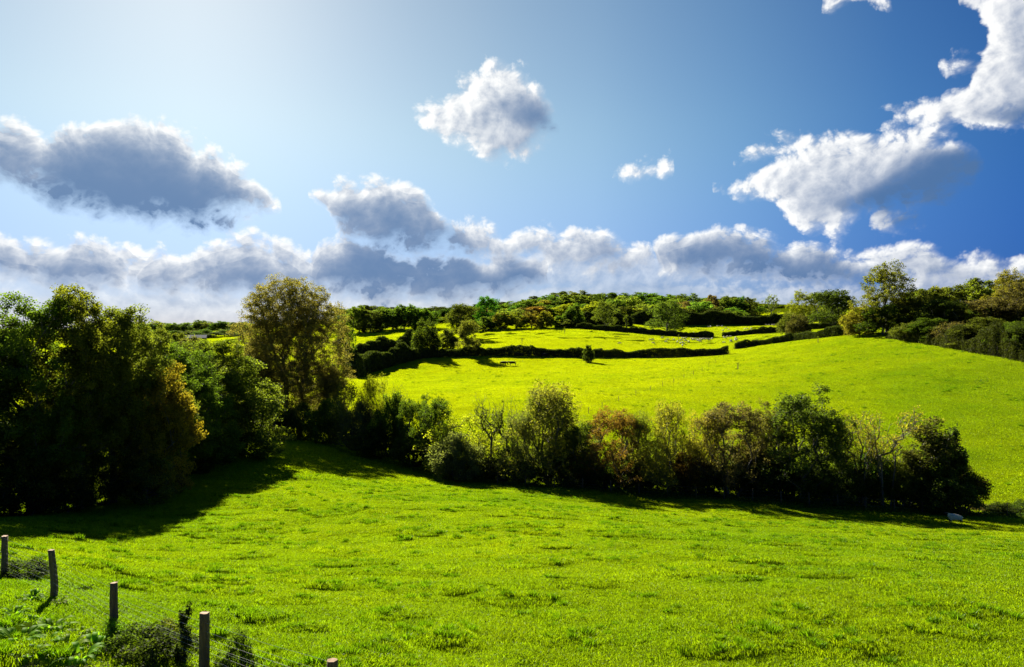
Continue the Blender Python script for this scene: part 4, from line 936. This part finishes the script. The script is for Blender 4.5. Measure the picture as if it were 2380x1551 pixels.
    def wood(px, Y, top, w, ck, where, grp):
        plant(P['wood%d' % rng.integers(0, 5)], px, Y, top, w * 1.22, tuple(1.6 * v for v in shift(cols[ck], rng, .1)), 'woodland_tree', '%s tree %s' % (words_[ck], where), 'tree', grp)
    for row, (Y, dt, step, w, names) in enumerate(((640, 0, 27, 64, ('DK', 'GR', 'DK', 'DK', 'GR')), (575, 9, 31, 68, ('GR', 'DK', 'LG', 'GR', 'DK', 'OL')), (510, 22, 34, 68, ('OL', 'GR', 'LG', 'GR', 'BR', 'DK', 'YG')))):
        for i, px in enumerate(range(792 + row * 9, 1745 if row < 2 else 1700, step)):
            top = np.interp(px, skx, sky_) + dt + rng.normal() * (3, 4.5, 6)[row]
            if row == 2 and px < 830: continue
            wood(px + rng.normal() * 4, Y + rng.uniform(-18, 18), top, w * rng.uniform(.85, 1.15), names[rng.integers(len(names))], ('crowning the far wood against the sky', 'halfway down the far wooded slope', 'along the lower front of the far wood')[row], ('far wood skyline', 'far wood slope', 'far wood front')[row])
    for i, px in enumerate(range(835, 1010, 26)):
        wood(px, 455 + rng.uniform(-8, 8), 713 + rng.normal() * 5, 56, ('GR', 'DK', 'GR')[i % 3], 'standing over the pale upper meadow', 'trees over the upper meadow')
    for i, px in enumerate(range(1480, 1730, 34)):
        wood(px, 500, 712 + rng.normal() * 5 + max(0, px - 1600) * .12, 52, ('YG', 'OL', 'LG')[i % 3], 'rising behind the tall dark hedge', 'trees behind the tall hedge')
    for i, px in enumerate((1655, 1690, 1718, 1742)):
        wood(px, 560, 684 + i * 2, 34, ('BR', 'GR', 'DK', 'GR')[i], 'in the short clump on the skyline', 'skyline clump')
    for i, px in enumerate(range(1745, 1840, 18)):
        plant(P['far_shrub'], px, 640 + i * 5, 712 + rng.normal() * 2, 26, shift(GR, rng), 'skyline_shrub', 'low bluish green bush on the far skyline dip', 'shrub', 'bushes in the skyline dip')
    for i, px in enumerate(range(215, 580, 21)):
        wood(px, 560 + rng.uniform(-20, 20), 748 + rng.normal() * 2.5 - (3 if px > 460 else 0), 42, ('GR', 'OL', 'GR', 'LG')[i % 4], 'on the low wooded hill beyond the belt', 'low wooded hill')
    for i, px in enumerate(range(330, 580, 24)):
        wood(px, 470 + rng.uniform(-12, 12), 768 + rng.normal() * 3, 40, ('GR', 'DK', 'OL')[i % 3], 'along the foot of the low wooded hill', 'foot of the low hill')
    for i, px in enumerate(range(2130, 2480, 44)):
        wood(px, 345 + rng.uniform(-10, 10), 672 + rng.normal() * 4 - (px - 2130) * .08, 66, ('OL', 'LG', 'GR')[i % 3], 'far back in the wood on the hill', 'back of the hill wood')
    for i, px in enumerate(range(2125, 2480, 36)):
        plant(P[('shrub', 'far_shrub')[i % 2]], px, 228 - (px - 2125) * .1, 722 - (px - 2125) * .03 + rng.normal() * 4, 75, shift((OL, GR, DK)[i % 3], rng), 'understorey_shrub', 'dark shrub filling the space under the hill wood', 'shrub', 'understorey of the hill wood')
    # --- barn
    x, y, z = at(456, 400); root = empty('barn', (x, y, z), math.radians(18)); tag(root, 'long low barn with a pale grey roof below the wooded hill', 'barn')
    link(bpy.data.objects.new('wall', raw_mesh('wall', *join_vf([box_vf(-5, 5, -3, 3, -.5, 2.6)]), mat=MAT['barn_wall'])), root)
    rv = np.array([(-5.4, -3.5, 2.4), (5.4, -3.5, 2.4), (5.4, 0, 4.0), (-5.4, 0, 4.0), (-5.4, 3.5, 2.4), (5.4, 3.5, 2.4)]); rv = np.concatenate([rv + np.array([0, 0, .25]), rv + np.array([0, 0, .37])])
    link(bpy.data.objects.new('roof', raw_mesh('roof', rv, [(0, 1, 2, 3), (3, 2, 5, 4), (6, 9, 8, 7), (9, 10, 11, 8), (0, 6, 7, 1), (4, 5, 11, 10), (1, 7, 8, 2), (2, 8, 11, 5), (0, 3, 9, 6), (3, 4, 10, 9)], mat=MAT['sheet_roof'])), root)
    link(bpy.data.objects.new('doorway', raw_mesh('doorway', *box_vf(-1.6, 1.6, -3.03, -2.9, -.3, 2.2), mat=MAT['dark_opening'])), root)
    # --- fences, guards
    spots = [(-14.4 + .1411 * 20.9 * i, (1 - .122 * i) * 20.9) for i in range(-2, 7)]
    wire_fence('wire_fence', 'post and wire stock fence with weathered timber posts edging the meadow', spots, 1.17, .085, (.20, .42, .64, .90, 1.06), .0021, 3, net=True)
    sp = [((px - 1190) / FPX * Y, Y) for px, Y in ((px, float(np.interp(px, [1090, 1190, 1500, 1900, 2240, 2500], [83, 79, 74.9, 72, 70.3, 69.8]))) for px in range(1090, 2480, 66))]
    wire_fence('wire_fence', 'thin wire fence with grey posts along the foot of the stream row', sp, 1.25, .055, (.4, .75, 1.1), .003, 4)
    sp = [((px - 1190) / FPX * Y, Y) for px, Y in ((px, hit(px, py, a, b)) for px, py, a, b in ((1368, 963, 110, 150), (1400, 950, 112, 158), (1438, 934, 120, 165), (1478, 921, 125, 175), (1512, 909, 135, 190), (1540, 899, 140, 200), (1566, 890, 145, 210), (1590, 881, 155, 220), (1612, 872, 160, 230), (1632, 863, 165, 240), (1648, 853, 170, 250), (1664, 843, 180, 255), (1681, 833, 190, 265), (1697, 824, 200, 275)))]
    wire_fence('wire_fence', 'faint line of thin stakes crossing the bright hill up to the gateway gap', sp, 1.15, .05, (.5, 1.0), .003, 5)
    x, y, z = at(3, 50.5); root = empty('paddock_rails', (x, y, z)); tag(root, 'weathered timber post and rail end in the shade of the dark belt', 'fence')
    o = link(bpy.data.objects.new('post', lathe_post(np.random.default_rng(8), 1.35, .10)), root); o.location = (.1, 0, 0)
    for zz in (.35, .72, 1.08): link(bpy.data.objects.new('rail', raw_mesh('rail', *box_vf(-3.2, .26, -.13, -.09, zz - .07, zz + .07), mat=MAT['timber'])), root)
    def guard(px, py, y0, y1, h, label, leafy_=True):
        Y = hit(px, py, y0, y1); x, y, z = at(px, Y); root = empty('guarded_sapling', (x, y, z)); tag(root, label, 'sapling')
        v, f = tube_vf(np.array([[0, 0, -.2]]), np.array([[0, 0, h * .72]]), np.array([.10]), np.array([.09]), 8); link(bpy.data.objects.new('guard', raw_mesh('guard', v, f, mat=MAT['tube_guard'])), root)
        v, f = tube_vf(np.array([[.14, 0, -.2]]), np.array([[.14, .03, h * .8]]), np.array([.035]), np.array([.03]), 6); link(bpy.data.objects.new('stake', raw_mesh('stake', v, f, mat=MAT['timber'])), root)
        r2 = np.random.default_rng(int(px)); V, F = leaf_vf(np.array([0, 0, h * .9]) + r2.normal(size=(160, 3)) * np.array([.13, .13, h * .10]), .14, r2); o = link(bpy.data.objects.new('crown', raw_mesh('crown', V, F, mat=MAT['leaf'], tint=r2.normal(size=160) * .4)), root); o.color = LG + (1,)
    guard(1715, 859, 150, 240, 1.75, 'young tree in a tube guard alone on the open hill slope')
    guard(1901, 797, 180, 260, 1.9, 'thin guarded sapling below the curving hedge')
    guard(1312, 776, 340, 400, 3.0, 'tiny guarded sapling high in the pale field before the far wood')
    guard(1213, 800, 270, 345, 2.4, 'tiny staked sapling above the dark shaded hedge')
    guard(1577, 792, 330, 380, 2.6, 'staked sapling standing among the scattered sheep')
    # --- animals
    cow_g, cow_s = cow_mesh(True), cow_mesh(False)
    for px, py, y0, y1, me, rz, lb in ((1170, 851, 210, 262, cow_g, -8, 'black cow grazing nose down towards its neighbour'), (1191, 851, 210, 262, cow_s, 186, 'black cow facing the grazing one with its head raised'),
                                       (1204, 830, 225, 275, cow_g, 175, 'black cow in the deep shade of the hedge'), (1265, 831, 225, 275, cow_s, 12, 'black cow walking along the hedge shade')):
        Y = hit(px, py, y0, y1); x, y, z = at(px, Y); o = link(bpy.data.objects.new('cow', me)); o.location = (x, y, z + .05); o.scale = (1.1,) * 3; o.rotation_euler = (0, 0, math.radians(rz)); tag(o, lb, 'cow')
    sh_g, sh_s, sh_near = sheep_mesh(True), sheep_mesh(False), sheep_mesh(False, 2)
    Y = hit(2222, 1222, 55, 71); x, y, z = at(2222, Y); o = link(bpy.data.objects.new('sheep', sh_near)); o.location = (x, y, z + .13); o.rotation_euler = (0, 0, math.radians(176)); tag(o, 'white sheep with a dark face standing in tree shade near the row end', 'sheep')
    S1 = '208,595 563,592 533,558 562,555 660,535 715,555 700,578 780,556 820,580 858,562 888,542 905,566 872,588 850,593 888,599 872,615 938,577 988,557 1030,562 1048,566 1060,574 1310,588 1385,575 1385,566 1430,560 1448,556 1435,537 1322,537 1308,527 1346,523 1380,523 868,540 910,538'
    S2 = '965,545 985,548 1010,548 1035,550 1060,548 1075,553 1090,545 1100,550 1130,552 1150,558 1160,552 1185,545'
    S3 = '1150,418 1170,416 1240,411 1258,408 1292,404 1292,414 1330,432 1360,448 1300,458 1530,443 1558,440 1598,435 1600,446 1760,384 1790,384 1820,388 1825,398 1843,378 1880,380 1900,378 990,484 1298,486'
    for S_, lb, grp, y0, y1 in ((S1, 'small white sheep grazing in the sunlit field above the long clipped hedge', 'sheep in the sunlit middle field', 270, 380), (S2, 'small white sheep resting in the long shadow of the spreading oak', 'sheep in the oak shadow', 290, 380), (S3, 'tiny white sheep in the uppermost field below the tall dark hedge', 'sheep in the uppermost field', 350, 462)):
        for t in S_.split():
            a, b = map(float, t.split(',')); px, py = (2400 + a / 2.644) * .5811, (1150 + b / 2.644) * .5811 + 1.5
            Y = hit(px, py, y0, y1); x, y, z = at(px, Y); o = link(bpy.data.objects.new('sheep', sh_g if rng.uniform() < .7 else sh_s)); o.location = (x, y, z + .03); o.scale = (1.12,) * 3; o.rotation_euler = (0, 0, rng.uniform(0, 6.28)); tag(o, lb, 'sheep', grp)
    # --- weeds by the fence
    docks = [dock_mesh(i, 20 + 3 * i, .26 + .05 * i) for i in range(3)]
    spots = ((60, 1462, .9), (118, 1475, 1.1), (40, 1505, 1.2), (95, 1520, 1.3), (150, 1528, 1.2), (205, 1530, 1.1), (15, 1480, .9), (130, 1415, .7), (70, 1400, .7), (232, 1505, .8), (30, 1440, .8), (175, 1490, .8), (60, 1545, 1.2), (180, 1548, 1.2), (330, 1545, .8))
    for i, (px, py, s) in enumerate(spots):
        Y = hit(px, py, 10, 26); x, y, z = at(px, Y); root = empty('dock_plant', (x, y, z + .05), rng.uniform(0, 6.28), (s * 1.4,) * 3); tag(root, 'broad leaved dock plant on the rough verge behind the wire fence', 'weed', 'dock plants on the verge')
        o = link(bpy.data.objects.new('leaves', docks[i % 3]), root); o.color = shift((.11, .19, .012), rng, .1) + (1,)
    for px, py, h, w, c, lb in ((368, 1545, .8, 1.5, DK, 'dark ivy and bramble mound tangled in the wire fence'), (300, 1525, .65, 1.2, GR, 'low bramble mound beside the third fence post'), (425, 1556, 1.25, .34, DK, 'upright ivy column climbing the fence wires'),
                                (545, 1580, 1.0, .75, GR, 'leafy bramble spray past the fourth fence post'), (255, 1500, .6, .8, (.06, .11, .01), 'grassy green clump at the foot of the third fence post'), (55, 1340, .55, 1.5, GR, 'low nettle patch behind the wires near the first posts'), (385, 1500, .6, .8, OL, 'olive weeds sprouting above the ivy mound')):
        Y = hit(px, py, 10, 26); x, y, z = at(px, Y); plant_at(P['ivy_column' if 'column' in lb else 'bramble'], x, y, z, h, w, c, 'bramble', lb, 'shrub', None, rng.uniform(0, 6.28))
    # pale dead stalks lying on the verge
    n = 900; px = rng.uniform(60, 420, n); Yq = rng.uniform(11.5, 16.5, n); x = (px - 1190) / FPX * Yq; k = rng.uniform(size=n) < bare_patch(x, Yq) + .05; x, Yq = x[k], Yq[k]; a = rng.uniform(0, 6.28, len(x)); g = ground(x, Yq) + bumps(x, Yq) + .03
    A = np.stack([x, Yq, g], 1); B = A + np.stack([np.cos(a), np.sin(a), rng.uniform(-.05, .25, len(x))], 1) * rng.uniform(.08, .3, (len(x), 1))
    o = link(bpy.data.objects.new('straw_litter', raw_mesh('straw_litter', *tube_vf(A, B, np.full(len(A), .004), np.full(len(A), .003), 3), mat=MAT['straw']))); tag(o, kind='stuff')

def build_sun():
    l = bpy.data.lights.new('sun', 'SUN'); l.energy = SUN; l.angle = math.radians(.53); l.color = (1.0, .93, .80); o = link(bpy.data.objects.new('sun', l))
    d = Vector((math.cos(SUN_EL) * math.sin(SUN_AZ), math.cos(SUN_EL) * math.cos(SUN_AZ), math.sin(SUN_EL))); o.rotation_euler = d.to_track_quat('Z', 'Y').to_euler()
SUN = 5.0

def build_haze(d):
    v, f = box_vf(-9200, 9200, -9200, 9200, -33, 75)
    m, nt, out = node_mat('haze'); p = N(nt, 'ShaderNodeVolumePrincipled', Density=d, Anisotropy=.35); p.inputs['Color'].default_value = (.86, .92, 1.0, 1)
    nt.links.new(p.outputs[0], out.inputs['Volume'])
    tag(link(bpy.data.objects.new('haze', raw_mesh('haze', v, f, mat=m))), kind='stuff')

build_materials()
build_camera()
build_world()
build_scene()
build_sun()

build_render()
